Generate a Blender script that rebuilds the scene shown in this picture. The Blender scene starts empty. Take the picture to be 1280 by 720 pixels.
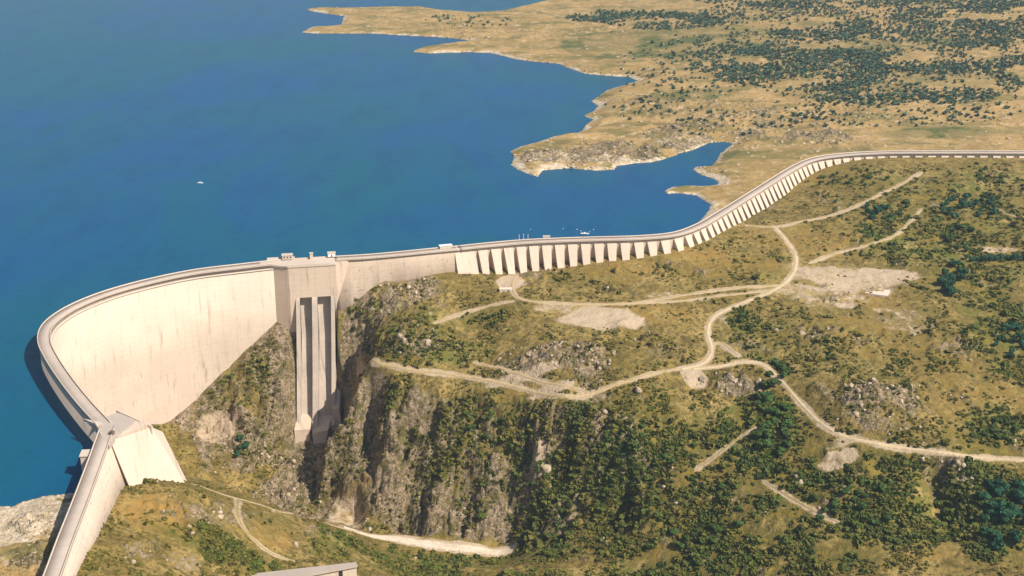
import bpy, bmesh, math, random
import numpy as np
from mathutils import Vector, Matrix
R = math.radians
rng = np.random.default_rng(11)
random.seed(7)
C = bpy.context.scene.collection
SC = bpy.context.scene

# ------------------------------------------------------------------ camera, light, exposure
CAM_H, PITCH, FOC = 502.0, R(20.0), 1700.0          # metres above the water, tilt, focal length in px of a 1280 wide picture
cam_d = bpy.data.cameras.new('camera'); cam = bpy.data.objects.new('camera', cam_d); C.objects.link(cam)
cam.location = (0, 0, CAM_H); cam.rotation_euler = (R(90) - PITCH, 0, 0)
cam_d.sensor_width = 36.0; cam_d.lens = FOC / 1280 * 36.0
cam_d.clip_start = 1.0; cam_d.clip_end = 60000.0
SC.camera = cam
SUN_AZ, SUN_EL = math.atan2(0.82, -0.57), R(45)      # azimuth from +Y towards +X
sun_d = bpy.data.lights.new('sun', 'SUN'); sun = bpy.data.objects.new('sun', sun_d); C.objects.link(sun)
sun_d.energy = 4.2; sun_d.angle = R(0.6); sun_d.color = (1.0, 0.92, 0.81)
sdir = Vector((math.sin(SUN_AZ) * math.cos(SUN_EL), math.cos(SUN_AZ) * math.cos(SUN_EL), math.sin(SUN_EL)))
sun.rotation_euler = sdir.to_track_quat('Z', 'Y').to_euler(); sun.location = (800, 200, 900)
wld = bpy.data.worlds.new('World'); SC.world = wld; wld.use_nodes = True
wn = wld.node_tree.nodes; wl = wld.node_tree.links; wn.clear()
sky = wn.new('ShaderNodeTexSky'); sky.sky_type = 'NISHITA'; sky.sun_disc = False
sky.sun_elevation = SUN_EL; sky.sun_rotation = SUN_AZ; sky.altitude = 700; sky.dust_density = 1.6
bg = wn.new('ShaderNodeBackground'); bg.inputs['Strength'].default_value = 0.07
wo = wn.new('ShaderNodeOutputWorld'); wl.new(sky.outputs[0], bg.inputs[0]); wl.new(bg.outputs[0], wo.inputs[0])
vs = SC.view_settings; vs.view_transform = 'Standard'; vs.look = 'None'; vs.exposure = 0.72; vs.gamma = 1.0
vs.use_curve_mapping = False
HAZE = 0.00004

# ------------------------------------------------------------------ survey helpers (photo point -> place on the ground)
CP, SP = math.cos(PITCH), math.sin(PITCH)
def ray(px, py):
    x = (px - 640) / FOC; y = -(py - 360) / FOC
    return np.array([x, CP + y * SP, -SP + y * CP])
def W(px, py, z):
    d = ray(px, py); t = (z - CAM_H) / d[2]
    return np.array([d[0] * t, d[1] * t])
def smooth(a, b, x):
    t = np.clip((x - a) / (b - a), 0, 1); return t * t * (3 - 2 * t)

# lattice gradient noise
_p = np.random.default_rng(3).permutation(512); _p = np.concatenate([_p, _p, _p])
_g = np.random.default_rng(4).uniform(0, 2 * np.pi, 512); _gx, _gy = np.cos(_g), np.sin(_g)
def perlin(x, y):
    xi = np.floor(x).astype(np.int64); yi = np.floor(y).astype(np.int64)
    xf = x - xi; yf = y - yi; u = xf * xf * xf * (xf * (xf * 6 - 15) + 10); v = yf * yf * yf * (yf * (yf * 6 - 15) + 10)
    def gr(ix, iy, fx, fy):
        h = _p[(_p[ix & 511] + iy) & 511]; return _gx[h] * fx + _gy[h] * fy
    a = gr(xi, yi, xf, yf); b = gr(xi + 1, yi, xf - 1, yf); c = gr(xi, yi + 1, xf, yf - 1); d = gr(xi + 1, yi + 1, xf - 1, yf - 1)
    return ((a + u * (b - a)) + v * ((c + u * (d - c)) - (a + u * (b - a)))) * 1.5
def fbm(x, y, s, o=4, off=0.0):
    r = 0; a = 1.0; f = 1.0 / s; t = 0
    for k in range(o):
        r = r + a * perlin(x * f + off + 17.3 * k, y * f - off + 9.1 * k); t += a; a *= 0.5; f *= 2.03
    return r / t
def ridged(x, y, s, o=3, off=0.0):
    r = 0; a = 1.0; f = 1.0 / s; t = 0
    for k in range(o):
        r = r + a * (1 - np.abs(perlin(x * f + off + 31.7 * k, y * f + off + 5.3 * k)) * 2); t += a; a *= 0.5; f *= 2.1
    return r / t

def blocks(x, y, s, off=0):
    """random level per irregular cell, and the distance to the cell's edge"""
    x = x / s + off; y = y / s - off; xi = np.floor(x).astype(np.int64); yi = np.floor(y).astype(np.int64)
    d1 = np.full(x.shape, 9.0); d2 = d1.copy(); v = np.zeros(x.shape)
    for a in (-1, 0, 1):
        for b in (-1, 0, 1):
            h = _p[(_p[(xi + a) & 511] + yi + b) & 511]; h2 = _p[h + 77]; h3 = _p[h2 + 31]
            d = np.hypot(xi + a + h / 512 - x, yi + b + h2 / 512 - y); c = d < d1
            d2 = np.where(c, d1, np.minimum(d2, d)); v = np.where(c, h3 / 512, v); d1 = np.where(c, d, d1)
    return v, d2 - d1
def resample(P, step):
    P = np.asarray(P, float)
    out = []
    Q = np.vstack([2 * P[0] - P[1], P, 2 * P[-1] - P[-2]])
    for i in range(len(P) - 1):
        p0, p1, p2, p3 = Q[i:i + 4]
        for t in np.linspace(0, 1, 24, endpoint=False):
            out.append(0.5 * ((2 * p1) + (-p0 + p2) * t + (2 * p0 - 5 * p1 + 4 * p2 - p3) * t * t + (-p0 + 3 * p1 - 3 * p2 + p3) * t ** 3))
    out.append(P[-1]); out = np.array(out)
    s = np.concatenate([[0], np.cumsum(np.linalg.norm(np.diff(out, axis=0), axis=1))])
    n = max(2, int(round(s[-1] / step)) + 1); q = np.linspace(0, s[-1], n)
    return np.stack([np.interp(q, s, out[:, k]) for k in range(out.shape[1])], 1)
def right_normals(P):
    t = np.gradient(P, axis=0); t /= np.linalg.norm(t, axis=1)[:, None]
    return np.stack([t[:, 1], -t[:, 0]], 1)
def seg_dist(x, y, P):
    d = np.full(x.shape, 1e9)
    for a, b in zip(P[:-1], P[1:]):
        ab = b - a; L = ab @ ab + 1e-9
        t = np.clip(((x - a[0]) * ab[0] + (y - a[1]) * ab[1]) / L, 0, 1)
        d = np.minimum(d, (x - a[0] - t * ab[0]) ** 2 + (y - a[1] - t * ab[1]) ** 2)
    return np.sqrt(d)
def inside(x, y, P):
    r = np.zeros(x.shape, bool); n = len(P)
    for i in range(n):
        x1, y1 = P[i]; x2, y2 = P[(i + 1) % n]
        if y1 == y2: continue
        r ^= ((y1 > y) != (y2 > y)) & (x < (x2 - x1) * (y - y1) / (y2 - y1) + x1)
    return r

# ------------------------------------------------------------------ plan of the dam (upstream edge of the crest)
ZC = 22.0
wing_px = [(38, 760), (55, 720), (72, 675), (90, 630), (107, 586), (122, 545), (126, 534)]
arch_px = [(122, 533), (99, 508), (76, 479), (57, 450), (47.5, 428), (51, 410), (66, 395), (92, 380), (130, 365), (180, 351), (240, 338.5), (300, 331), (349, 325.5)]
spill_px = [(349, 325.5), (380, 323.2), (418, 321.5)]
grav_px = [(418, 321.5), (460, 319), (500, 315.5), (540, 311.5), (572, 308.5)]
butt_px = [(572, 308.5), (600, 305.5), (650, 301), (700, 298.5), (750, 297), (800, 295.5), (840, 291.5), (868, 282), (893, 268), (943, 237), (987, 210), (1013, 198.5), (1047, 193), (1093, 190), (1153, 189.2), (1280, 189.5), (1400, 193)]
def plan(pp, step): return resample([W(a, b, ZC) for a, b in pp], step)
P_wing, P_arch, P_spill, P_grav, P_butt = plan(wing_px, 4), plan(arch_px, 4), plan(spill_px, 4), plan(grav_px, 4), plan(butt_px, 5)
def offs(P, o): return P + right_normals(P) * o
def hit_plan(px, py, curve):
    d = ray(px, py); best = None
    for a, b in zip(curve[:-1], curve[1:]):
        e = b - a; den = d[0] * e[1] - d[1] * e[0]
        if abs(den) < 1e-9: continue
        t = (a[0] * e[1] - a[1] * e[0]) / den; s = (a[0] * d[1] - a[1] * d[0]) / den
        if -0.02 <= s <= 1.02 and t > 0 and (best is None or t > best): best = t
    if best is None: return None
    return d * best + np.array([0, 0, CAM_H])
ARCH_O = 12.0
foot = []
for (x, y) in [(205, 530), (230, 507), (255, 485), (280, 462), (305, 440), (330, 418), (350, 396)]:
    q = hit_plan(x, y, offs(P_arch, ARCH_O))
    if q is not None: foot.append(q)
for (x, y) in [(425, 377), (445, 372), (463, 362), (480, 353), (500, 347), (540, 345), (574, 341)]:
    q = hit_plan(x, y, offs(P_grav, 19))
    if q is not None: foot.append(q)
for (x, y) in [(600, 341), (640, 341), (680, 336), (720, 331), (760, 326), (800, 322), (830, 318), (860, 309), (880, 302), (905, 288), (930, 275), (955, 260), (980, 243), (1000, 227), (1013, 219), (1030, 211), (1073, 201), (1120, 198), (1160, 197.5), (1220, 198), (1280, 198.5), (1330, 200)]:
    q = hit_plan(x, y, offs(P_butt, 18 if x < 860 else 15))
    if q is not None: foot.append(q)

# ------------------------------------------------------------------ levels read off the hillsides: photo x, y, height above the lake
LV = """
60 715 9;20 700 8;5 660 3;100 722 5;115 690 1;130 650 -6;150 614 -12;165 611 -14;200 610 -14;236 610 -16;190 640 -16;160 670 -10;130 716 -2;
240 660 -28;300 660 -45;300 700 -45;245 595 -84;252 606 -44;268 613 -50;285 618 -54;300 622 -58;330 632 -76;360 640 -98;390 650 -124;300 680 -50;360 700 -70;400 690 -86;
260 718 -40;330 722 -62;400 722 -72;440 715 -80;430 675 -118;470 695 -140;
420 652 -172;450 666 -180;480 672 -190;520 678 -191;560 683 -192;600 687 -193;645 684 -193;520 700 -170;580 712 -165;640 712 -160;700 715 -158;
265 548 -156;240 560 -150;300 600 -172;330 610 -180;300 520 -135;320 470 -95;345 430 -66;435 430 -66;345 500 -122;435 500 -130;345 560 -164;435 560 -170;
385 600 -180;385 632 -192;440 640 -188;420 400 -38;
450 455 -58;470 560 -122;480 660 -188;520 470 -58;560 480 -62;540 570 -120;560 660 -180;600 480 -58;620 570 -112;620 660 -182;
500 360 -14;500 400 -30;560 420 -38;540 380 -20;470 410 -36;600 400 -28;620 440 -42;
640 352 -10;640 380 -14;650 430 -32;700 370 -13;700 400 -20;700 440 -32;680 480 -50;740 492 -52;760 395 -20;760 440 -30;
800 340 -8;800 378 -16;800 430 -30;820 466 -40;850 461 -40;870 400 -26;880 330 -5;900 366 -16;886 420 -32;940 300 0;960 340 -8;970 284 3;985 352 -14;
940 372 -18;925 452 -39;900 480 -48;960 440 -36;970 468 -42;1000 503 -48;1040 538 -53;1090 553 -55;1160 563 -57;1285 577 -60;
1000 420 -26;1050 400 -23;1097 365 -22;1050 330 -16;1150 380 -26;1100 430 -32;1150 470 -38;1050 480 -38;1100 510 -40;1200 440 -38;1200 520 -50;1280 450 -42;1280 520 -52;
1000 277 5;1070 258 6;1150 216 10;1040 300 -5;1100 300 -6;1150 300 -10;1200 250 0;1200 300 -12;1280 240 4;1280 300 -12;1200 350 -22;1280 360 -26;
700 510 -60;700 560 -95;700 620 -138;700 670 -162;760 520 -64;800 510 -58;800 560 -86;800 620 -118;800 700 -155;760 660 -155;
870 520 -62;880 570 -88;880 640 -118;880 710 -142;950 540 -66;950 600 -92;950 660 -115;950 718 -134;1020 580 -76;1020 640 -100;1020 715 -122;
1100 590 -74;1100 650 -96;1100 715 -112;1185 590 -66;1185 640 -92;1185 715 -106;1280 620 -76;1280 670 -90;1280 718 -100;
900 215 7;950 190 8;1000 170 10;1100 170 11;1280 175 14;900 150 12;800 190 4;700 195 3;780 150 9;850 110 14;760 60 9;650 50 5;560 35 6;450 25 4;430 38 3;600 28 5;
1000 100 20;1150 120 24;1280 120 28;900 50 22;1050 40 34;1280 50 44;700 20 10;800 5 22;1000 5 44;1280 5 58;
"""
cp = []
for item in LV.replace('\n', '').split(';'):
    if item.strip():
        a, b, z = map(float, item.split()); w = W(a, b, z); cp.append((w[0], w[1], z))
cp += [tuple(q) for q in foot]
# ground hidden from the photo: gorge bed, far sides
cp += [(-300, 1180, -178), (-220, 1200, -184), (-330, 1250, -172), (-260, 1290, -168), (-60, 1050, -172), (60, 1040, -178), (-100, 860, -85), (80, 900, -150), (250, 880, -130), (450, 860, -110),
       (-200, 700, -30), (0, 700, -110), (250, 700, -110), (500, 700, -95), (-60, 620, -90), (-300, 560, -5), (-480, 700, 12), (-600, 560, 25), (700, 900, -80), (900, 1100, -60), (900, 1500, -20), (1000, 1900, 15),
       (-500, 1150, -70), (-450, 1330, -80), (-300, 1460, -40)]
cp = np.array(cp)
CK = 10.0
def kern(dx, dy): return np.sqrt(dx * dx + dy * dy + CK * CK)
_n = len(cp)
A = np.zeros((_n + 1, _n + 1)); A[:_n, :_n] = -kern(cp[:, None, 0] - cp[None, :, 0], cp[:, None, 1] - cp[None, :, 1]) + np.eye(_n) * -0.0
A[:_n, :_n] += np.eye(_n) * 6.0
A[:_n, _n] = 1; A[_n, :_n] = 1
_w = np.linalg.solve(A, np.concatenate([cp[:, 2], [0]]))
def base_height(x, y):
    sh = x.shape; x = x.ravel(); y = y.ravel(); out = np.empty(len(x))
    for i in range(0, len(x), 40000):
        xs, ys = x[i:i + 40000, None].astype(np.float32), y[i:i + 40000, None].astype(np.float32)
        out[i:i + 40000] = -(kern(xs - cp[None, :, 0].astype(np.float32), ys - cp[None, :, 1].astype(np.float32)) @ _w[:_n].astype(np.float32)) + _w[_n]
    f = np.maximum(smooth(3700, 5200, y), smooth(1500, 2600, np.abs(x)))
    out = out * (1 - f) + f * (35 + 25 * fbm(x, y, 1400, 3, 5.5))
    return out.reshape(sh)

# ------------------------------------------------------------------ shoreline of the reservoir (water level 0)
shore_px = [(868, 283), (880, 271), (887, 262), (888, 255), (881, 251), (870, 244), (850, 241.5), (834, 242), (831, 238.5), (840, 234.5), (859, 233), (880, 234), (896, 232), (898, 227), (889, 222), (878, 219), (866, 212), (870, 209), (889, 208.5), (896, 201), (900, 193), (909, 185), (917, 179.5), (905, 177), (887, 178.5), (868, 187), (855, 190), (842, 195), (826, 200), (812, 203), (795, 204), (771, 207.5), (767, 212), (745, 213), (712, 210), (690, 212), (678, 213), (672, 221), (660, 217), (646, 211), (639, 206), (643, 197), (638, 189), (652, 183), (670, 179), (690, 172), (706, 168), (722, 167), (728, 164), (732, 157), (742, 149.5), (730, 145), (742, 139), (748, 132), (739, 127), (752, 118), (759, 113), (775, 108), (798, 101), (786, 96), (764, 95), (731, 92), (714, 86), (698, 79.5), (670, 77), (646, 74), (613, 66), (585, 65), (557, 66), (534, 66.5), (517, 64.5), (527, 59.5), (557, 55), (590, 51), (565, 47.5), (543, 46), (500, 44), (472, 42), (430, 42), (400, 42), (377, 40.5), (391, 34), (415, 33), (427, 31), (430, 20), (412, 17.5), (391, 14), (382, 11.5), (410, 10.5), (444, 11), (480, 10), (529, 10), (557, 14.5), (590, 16.5), (621, 16), (641, 11), (660, 6.5), (678, 3), (690, -3), (670, -14), (600, -20), (520, -28), (430, -40), (300, -52), (150, -62)]
shore_w = [W(a, b, 0) for a, b in shore_px]
beach_px = [(-60, 640), (0, 633), (15, 633.5), (28, 627), (42, 624), (55, 620), (70, 619), (80, 618), (93, 616)]
beach_w = [W(a, b, 0) for a, b in beach_px]
dam_in = np.vstack([offs(P_wing, 5), offs(P_arch, 5), offs(P_spill, 5), offs(P_grav, 4), offs(P_butt, 4)])
i0 = int(np.argmin(np.linalg.norm(dam_in - beach_w[-1], axis=1)))
i1 = int(np.argmin(np.linalg.norm(dam_in - shore_w[0], axis=1)))
lake = np.vstack([dam_in[i0:i1 + 1], shore_w, [(-2600, 7000), (-5200, 7400), (-5200, 1200), (-1500, 900)], beach_w])
upstream = np.vstack([dam_in, [(3000, 1980), (7500, 2400), (9000, 9500), (-9000, 9500), (-9000, 300), (-700, 250), (-330, 600)]])

# ------------------------------------------------------------------ terrain sheet
uf = np.linspace(-0.455, 0.455, 820)
ul = -0.455 - np.cumsum(np.geomspace(0.004, 0.14, 16)); ur = -ul
us = np.concatenate([ul[::-1], uf, ur])
ys = [240.0]
while ys[-1] < 10500:
    y = ys[-1]
    st = 14 if y < 620 else (3.0 if y < 760 else (1.55 if y < 1450 else 1.55 + (y - 1450) * 0.0048 if y < 3800 else 13 + (y - 3800) * 0.12))
    ys.append(y + st)
ys = np.array(ys)
GY, GU = np.meshgrid(ys, us, indexing='ij'); GX = GU * GY
B = base_height(GX, GY)
UP = inside(GX, GY, upstream); LK = inside(GX, GY, lake)
dsh = np.full(GX.shape, 1e9)
wob = fbm(GX, GY, 45, 3, 2.2) * 6 * smooth(0, 3000, GY) + fbm(GX, GY, 14, 2, 7.7) * 2.0
shore_line = np.array(shore_w); beach_line = np.array(beach_w)
m = UP | LK
dsh[m] = np.minimum(seg_dist(GX[m], GY[m], shore_line), seg_dist(GX[m], GY[m], beach_line))
def shore_rule(h):
    land = UP & ~LK
    d = np.maximum(dsh + wob, 0)
    h = np.where(land, np.maximum(h, 0.5 + 0.055 * np.minimum(d, 60)), h)
    h = np.where(land, np.minimum(h, 0.9 + 0.28 * d), h)
    return np.where(LK, np.minimum(h, -0.8 - 0.16 * np.minimum(dsh, 150)), h)
H0 = shore_rule(B)
def ground(px, py, grid=None):
    """first meeting of the sight line with the ground: (x, y, z)"""
    g = H0 if grid is None else grid
    d = ray(px, py); u = d[0] / d[1]
    j = np.clip(np.searchsorted(us, u), 1, len(us) - 1); f = (u - us[j - 1]) / (us[j] - us[j - 1])
    col = g[:, j - 1] * (1 - f) + g[:, j] * f
    zr = CAM_H + ys * d[2] / d[1]
    k = np.nonzero(zr < col)[0]
    k = k[k > 5]
    if len(k) == 0: return np.array([u * 5000, 5000, 0.0])
    k = k[0]; a = zr[k - 1] - col[k - 1]; b = zr[k] - col[k]; t = a / (a - b)
    y = ys[k - 1] + t * (ys[k] - ys[k - 1])
    return np.array([u * y, y, CAM_H + y * d[2] / d[1]])
def hgt(x, y, grid):
    x = np.atleast_1d(np.asarray(x, float)); y = np.atleast_1d(np.asarray(y, float)); u = x / y
    i = np.clip(np.searchsorted(ys, y), 1, len(ys) - 1); j = np.clip(np.searchsorted(us, u), 1, len(us) - 1)
    fy = np.clip((y - ys[i - 1]) / (ys[i] - ys[i - 1]), 0, 1); fu = np.clip((u - us[j - 1]) / (us[j] - us[j - 1]), 0, 1)
    return (grid[i - 1, j - 1] * (1 - fy) * (1 - fu) + grid[i, j - 1] * fy * (1 - fu) + grid[i - 1, j] * (1 - fy) * fu + grid[i, j] * fy * fu)

# ------------------------------------------------------------------ roads and tracks (plan read off the photo, laid on the ground)
roads_px = [
 ('track', 6.5, [(646, 343), (641, 352), (642, 365), (652, 374), (680, 378), (720, 380), (760, 380.5), (800, 378), (840, 371.5), (880, 365), (920, 360), (960, 357.5), (985, 356)]),
 ('track', 5.0, [(800, 379), (850, 376), (900, 370), (945, 365), (966, 362)]),
 ('road', 8.5, [(967, 283), (978, 295), (988, 308), (995, 322), (993, 338), (983, 352), (968, 362), (945, 372), (915, 384), (895, 394), (886, 405), (885, 420), (889, 432), (889, 442), (882, 452), (868, 458), (852, 461)]),
 ('track', 8.0, [(935, 282), (968, 283.5), (1000, 277), (1040, 269), (1070, 258), (1100, 243), (1130, 228), (1152, 215)]),
 ('track', 6.0, [(852, 461), (820, 466), (790, 475), (760, 484), (740, 492), (722, 495.5), (700, 495), (670, 490), (640, 482), (600, 473), (560, 467), (520, 463), (490, 457), (465, 450), (447, 446)]),
 ('road', 7.0, [(866, 461), (900, 458), (925, 452.5), (945, 452.5), (958, 458), (968, 468), (982, 482), (1000, 503), (1020, 524), (1040, 538), (1060, 547), (1090, 553.5), (1120, 558.5), (1160, 563.5), (1200, 568.5), (1240, 573), (1300, 578)]),
 ('track', 4.5, [(1152, 261), (1140, 275), (1125, 290), (1108, 299), (1080, 308), (1040, 318), (1010, 330)]),
 ('gorge', 4.6, [(244, 606), (270, 615), (300, 624), (330, 632), (360, 641), (385, 648), (410, 655), (430, 661), (450, 666)]),
 ('pale', 13.0, [(430, 659), (450, 666), (480, 672), (520, 678.5), (560, 684), (600, 688), (646, 683)]),
 ('faint', 4.0, [(298, 625), (297, 640), (301, 655), (315, 672), (335, 690), (366, 701)]),
 ('track', 5.0, [(640, 377), (620, 380), (590, 388), (565, 396), (540, 405)]),
 ('faint', 3.6, [(950, 535), (920, 550), (895, 570), (868, 588)]),
 ('faint', 3.6, [(955, 602), (985, 620), (1020, 640), (1052, 655)]),
 ('track', 4.0, [(1248, 262), (1264, 269), (1290, 272)]),
 ('track', 4.0, [(889, 430), (902, 428), (912, 436), (922, 444)]),
 ('track', 4.5, [(594, 453), (640, 464), (690, 480), (735, 492)]),
]
roads = []
for kind, w, pp in roads_px:
    q = resample([ground(a, b)[:2] for a, b in pp], 4.0)
    for _ in range(3): q[1:-1] = 0.25 * q[:-2] + 0.5 * q[1:-1] + 0.25 * q[2:]
    roads.append((kind, w * (0.52 if kind != 'pale' else 0.72), q))
near = (np.abs(GU) < 0.47) & (GY < 2300) & (GY > 700)
droad = np.full(GX.shape, 1e9)
xs_, ys_ = GX[near], GY[near]; dr = np.full(xs_.shape, 1e9)
for kind, w, q in roads:
    bb = (xs_ > q[:, 0].min() - 40) & (xs_ < q[:, 0].max() + 40) & (ys_ > q[:, 1].min() - 40) & (ys_ < q[:, 1].max() + 40)
    dr[bb] = np.minimum(dr[bb], seg_dist(xs_[bb], ys_[bb], q[::2] if len(q) > 8 else q) - w / 2)
droad[near] = dr
ddam = np.full(GX.shape, 1e9)
ddam[near] = seg_dist(xs_, ys_, np.vstack([offs(P_wing, 10), offs(P_arch, 12)[::2], offs(P_grav, 16), offs(P_butt, 14)])[::1])

# ------------------------------------------------------------------ ground cover masks (patches with a place on the hillside)
def patch(px, py, rx, ry):
    c = ground(px, py); a = ground(px, py - ry); b = ground(px, py + ry); l = ground(px + rx, py)
    return c[0], c[1], max(6.0, abs(l[0] - c[0])), max(6.0, 0.5 * abs(a[1] - b[1]) if abs(a[1] - b[1]) < 400 else 60)
def cover(lst, warp):
    r = np.zeros(GX.shape)
    for (px, py, rx, ry, s) in lst:
        cx, cy, ax, ay = patch(px, py, rx, ry)
        d = np.sqrt(((GX - cx) / ax) ** 2 + ((GY - cy) / ay) ** 2) + warp
        r = np.maximum(r, s * (1 - smooth(0.6, 1.15, d)))
    return r
wr = fbm(GX, GY, 30, 3, 1.0) * 0.35
bare_l = [(690, 198, 45, 12, .5), (760, 200, 40, 8, .55), (860, 175, 50, 10, .45), (640, 75, 80, 5, .45), (950, 160, 60, 10, .4), (755, 398, 60, 17, 1), (700, 385, 55, 7, .6), (1060, 348, 90, 18, .75), (1110, 345, 55, 10, .9), (1040, 372, 60, 18, .6), (1130, 400, 50, 20, .5), (640, 352, 22, 10, .9), (1000, 362, 60, 9, .6), (866, 470, 20, 16, 1), (905, 400, 10, 8, .5),
          (655, 470, 60, 8, .8), (690, 485, 40, 8, .8), (1050, 572, 34, 14, .75), (268, 542, 26, 22, .95), (675, 575, 16, 26, .7), (230, 700, 30, 22, .45), (330, 650, 30, 22, .35), (420, 640, 26, 12, .5), (850, 372, 60, 7, .5),
          (1060, 550, 40, 7, .6), (910, 435, 14, 7, .5), (1000, 490, 0.1, 0.1, 0), (20, 650, 80, 30, 1.3), (60, 690, 30, 30, .3), (1240, 312, 45, 5, .6), (560, 395, 30, 5, .4), (430, 650, 30, 9, .7), (960, 285, 40, 5, .4)]
rock_l = [(840, 580, 40, 16, .5), (1000, 600, 24, 20, .6), (760, 640, 40, 20, .5), (1060, 600, 40, 14, .55), (920, 630, 40, 16, .45), (650, 460, 60, 20, .6), (800, 420, 60, 24, .45), (1150, 480, 60, 30, .4), (290, 640, 60, 14, .65), (250, 668, 40, 12, .55), (390, 665, 26, 10, .6), (190, 690, 40, 14, .45), (270, 480, 80, 70, 1), (300, 560, 70, 50, 1), (385, 600, 60, 50, 1), (430, 540, 40, 80, 1), (480, 560, 50, 90, 1), (560, 620, 70, 60, .9), (540, 540, 50, 50, .6), (620, 560, 60, 60, .7), (500, 360, 60, 16, .75), (470, 400, 50, 30, .7), (520, 420, 40, 30, .75),
          (700, 450, 90, 30, .75), (640, 520, 60, 30, .7), (720, 520, 60, 24, .6), (770, 500, 50, 18, .6), (930, 480, 40, 24, .9), (880, 470, 40, 14, .6), (1100, 500, 70, 40, .75), (1080, 480, 50, 30, .6), (1190, 600, 36, 60, .9), (1000, 430, 60, 16, .6), (1050, 420, 80, 18, .5),
          (1180, 420, 60, 14, .4), (830, 440, 40, 16, .45), (690, 640, 50, 50, .6), (800, 640, 60, 60, .35), (960, 650, 60, 50, .3), (730, 690, 60, 30, .4), (410, 660, 40, 14, .6), (260, 650, 40, 16, .5), (220, 625, 20, 8, .4), (1130, 560, 40, 14, .5),
          (700, 195, 60, 14, .9), (780, 190, 60, 18, .8), (860, 170, 70, 26, .7), (930, 150, 90, 30, .6), (1020, 170, 60, 14, .7), (820, 130, 60, 20, .5), (640, 40, 200, 14, .35), (60, 650, 60, 30, .8), (40, 700, 40, 30, .6), (1050, 140, 80, 20, .4)]
green_l = [(1180, 310, 120, 60, .85), (1250, 400, 50, 60, .9), (1140, 240, 70, 24, .7), (1250, 530, 50, 30, .8), (900, 700, 430, 36, .95), (420, 672, 45, 18, .9), (375, 634, 34, 8, .8), (300, 692, 90, 12, .9), (500, 700, 100, 24, .9), (1240, 230, 60, 30, .5), (330, 715, 160, 16, .5), (350, 640, 60, 14, .35), (900, 195, 60, 5, .6), (1180, 165, 110, 6, .9), (850, 120, 60, 6, .5), (730, 125, 40, 5, .6), (760, 620, 190, 110, .8), (1000, 650, 260, 90, .85), (600, 560, 70, 90, .65), (1230, 620, 70, 90, .95), (520, 420, 60, 40, .5), (1180, 300, 110, 90, .6), (700, 510, 100, 30, .45), (1100, 430, 200, 60, .35), (900, 340, 90, 14, .4), (740, 345, 60, 10, .45), (300, 470, 60, 40, .4),(1200, 260, 90, 50, .8), (1200, 340, 60, 50, .8), (1100, 260, 60, 30, .5), (1060, 220, 70, 20, .45), (930, 400, 26, 22, .9), (960, 440, 26, 14, .6), (560, 440, 50, 16, .8), (600, 400, 40, 16, .5), (430, 390, 40, 24, .7), (620, 530, 60, 40, .7), (700, 600, 90, 50, .7),
           (820, 560, 90, 50, .7), (950, 550, 70, 70, .9), (1060, 620, 110, 70, .75), (1220, 640, 70, 70, .9), (880, 670, 120, 50, .75), (560, 705, 110, 14, .9), (260, 685, 110, 12, .8), (420, 680, 40, 14, .7), (1250, 440, 40, 50, .8), (1240, 540, 50, 26, .6), (1000, 60, 330, 60, .45),
           (1150, 100, 160, 60, .5), (1180, 165, 100, 6, .8), (900, 195, 30, 8, .3), (500, 520, 30, 60, .35), (300, 560, 16, 20, .8), (840, 50, 160, 20, .6), (950, 330, 60, 20, .3), (1000, 410, 60, 14, .5), (1150, 440, 70, 40, .4), (50, 690, 50, 18, .55)]
dry_l = [(700, 640, 40, 14, .8), (860, 600, 40, 14, .7), (1130, 610, 24, 20, .6), (980, 570, 16, 20, .5), (740, 690, 40, 12, .6), (1160, 690, 40, 14, .6), (620, 500, 40, 12, .5),(960, 610, 30, 10, .8), (930, 590, 40, 12, .6), (1090, 650, 30, 14, .7), (760, 560, 40, 16, .6), (640, 600, 40, 18, .5), (1010, 690, 60, 14, .6), (820, 690, 40, 10, .6),(190, 640, 60, 26, 1), (900, 330, 80, 20, .6), (340, 670, 36, 18, .7), (800, 390, 90, 14, .5), (1090, 375, 50, 14, .6), (1000, 300, 90, 20, .4), (960, 190, 120, 40, .6), (780, 340, 100, 14, .5), (1200, 470, 90, 60, .35), (1080, 420, 90, 30, .4), (700, 130, 120, 50, .6), (1240, 312, 45, 6, .9)]
M_bare, M_rock, M_green, M_dry = cover(bare_l, wr), cover(rock_l, wr), cover(green_l, wr), cover(dry_l, wr)
gy_, gu_ = np.gradient(B, axis=0) / np.gradient(GY, axis=0), np.gradient(B, axis=1) / np.maximum(np.gradient(GX, axis=1), 0.3)
slope = np.hypot(gy_, gu_)
M_rock = np.maximum(M_rock, smooth(0.75, 1.25, slope) * 0.9)
M_rock = np.maximum(M_rock, np.where(UP, 0, .62 * smooth(.12, .42, fbm(GX, GY, 55, 4, 41.0))))
M_rock *= 0.45 + 0.55 * smooth(-0.35, 0.25, fbm(GX, GY, 42, 4, 8.8))
spill_c = P_spill.mean(0)
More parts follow.
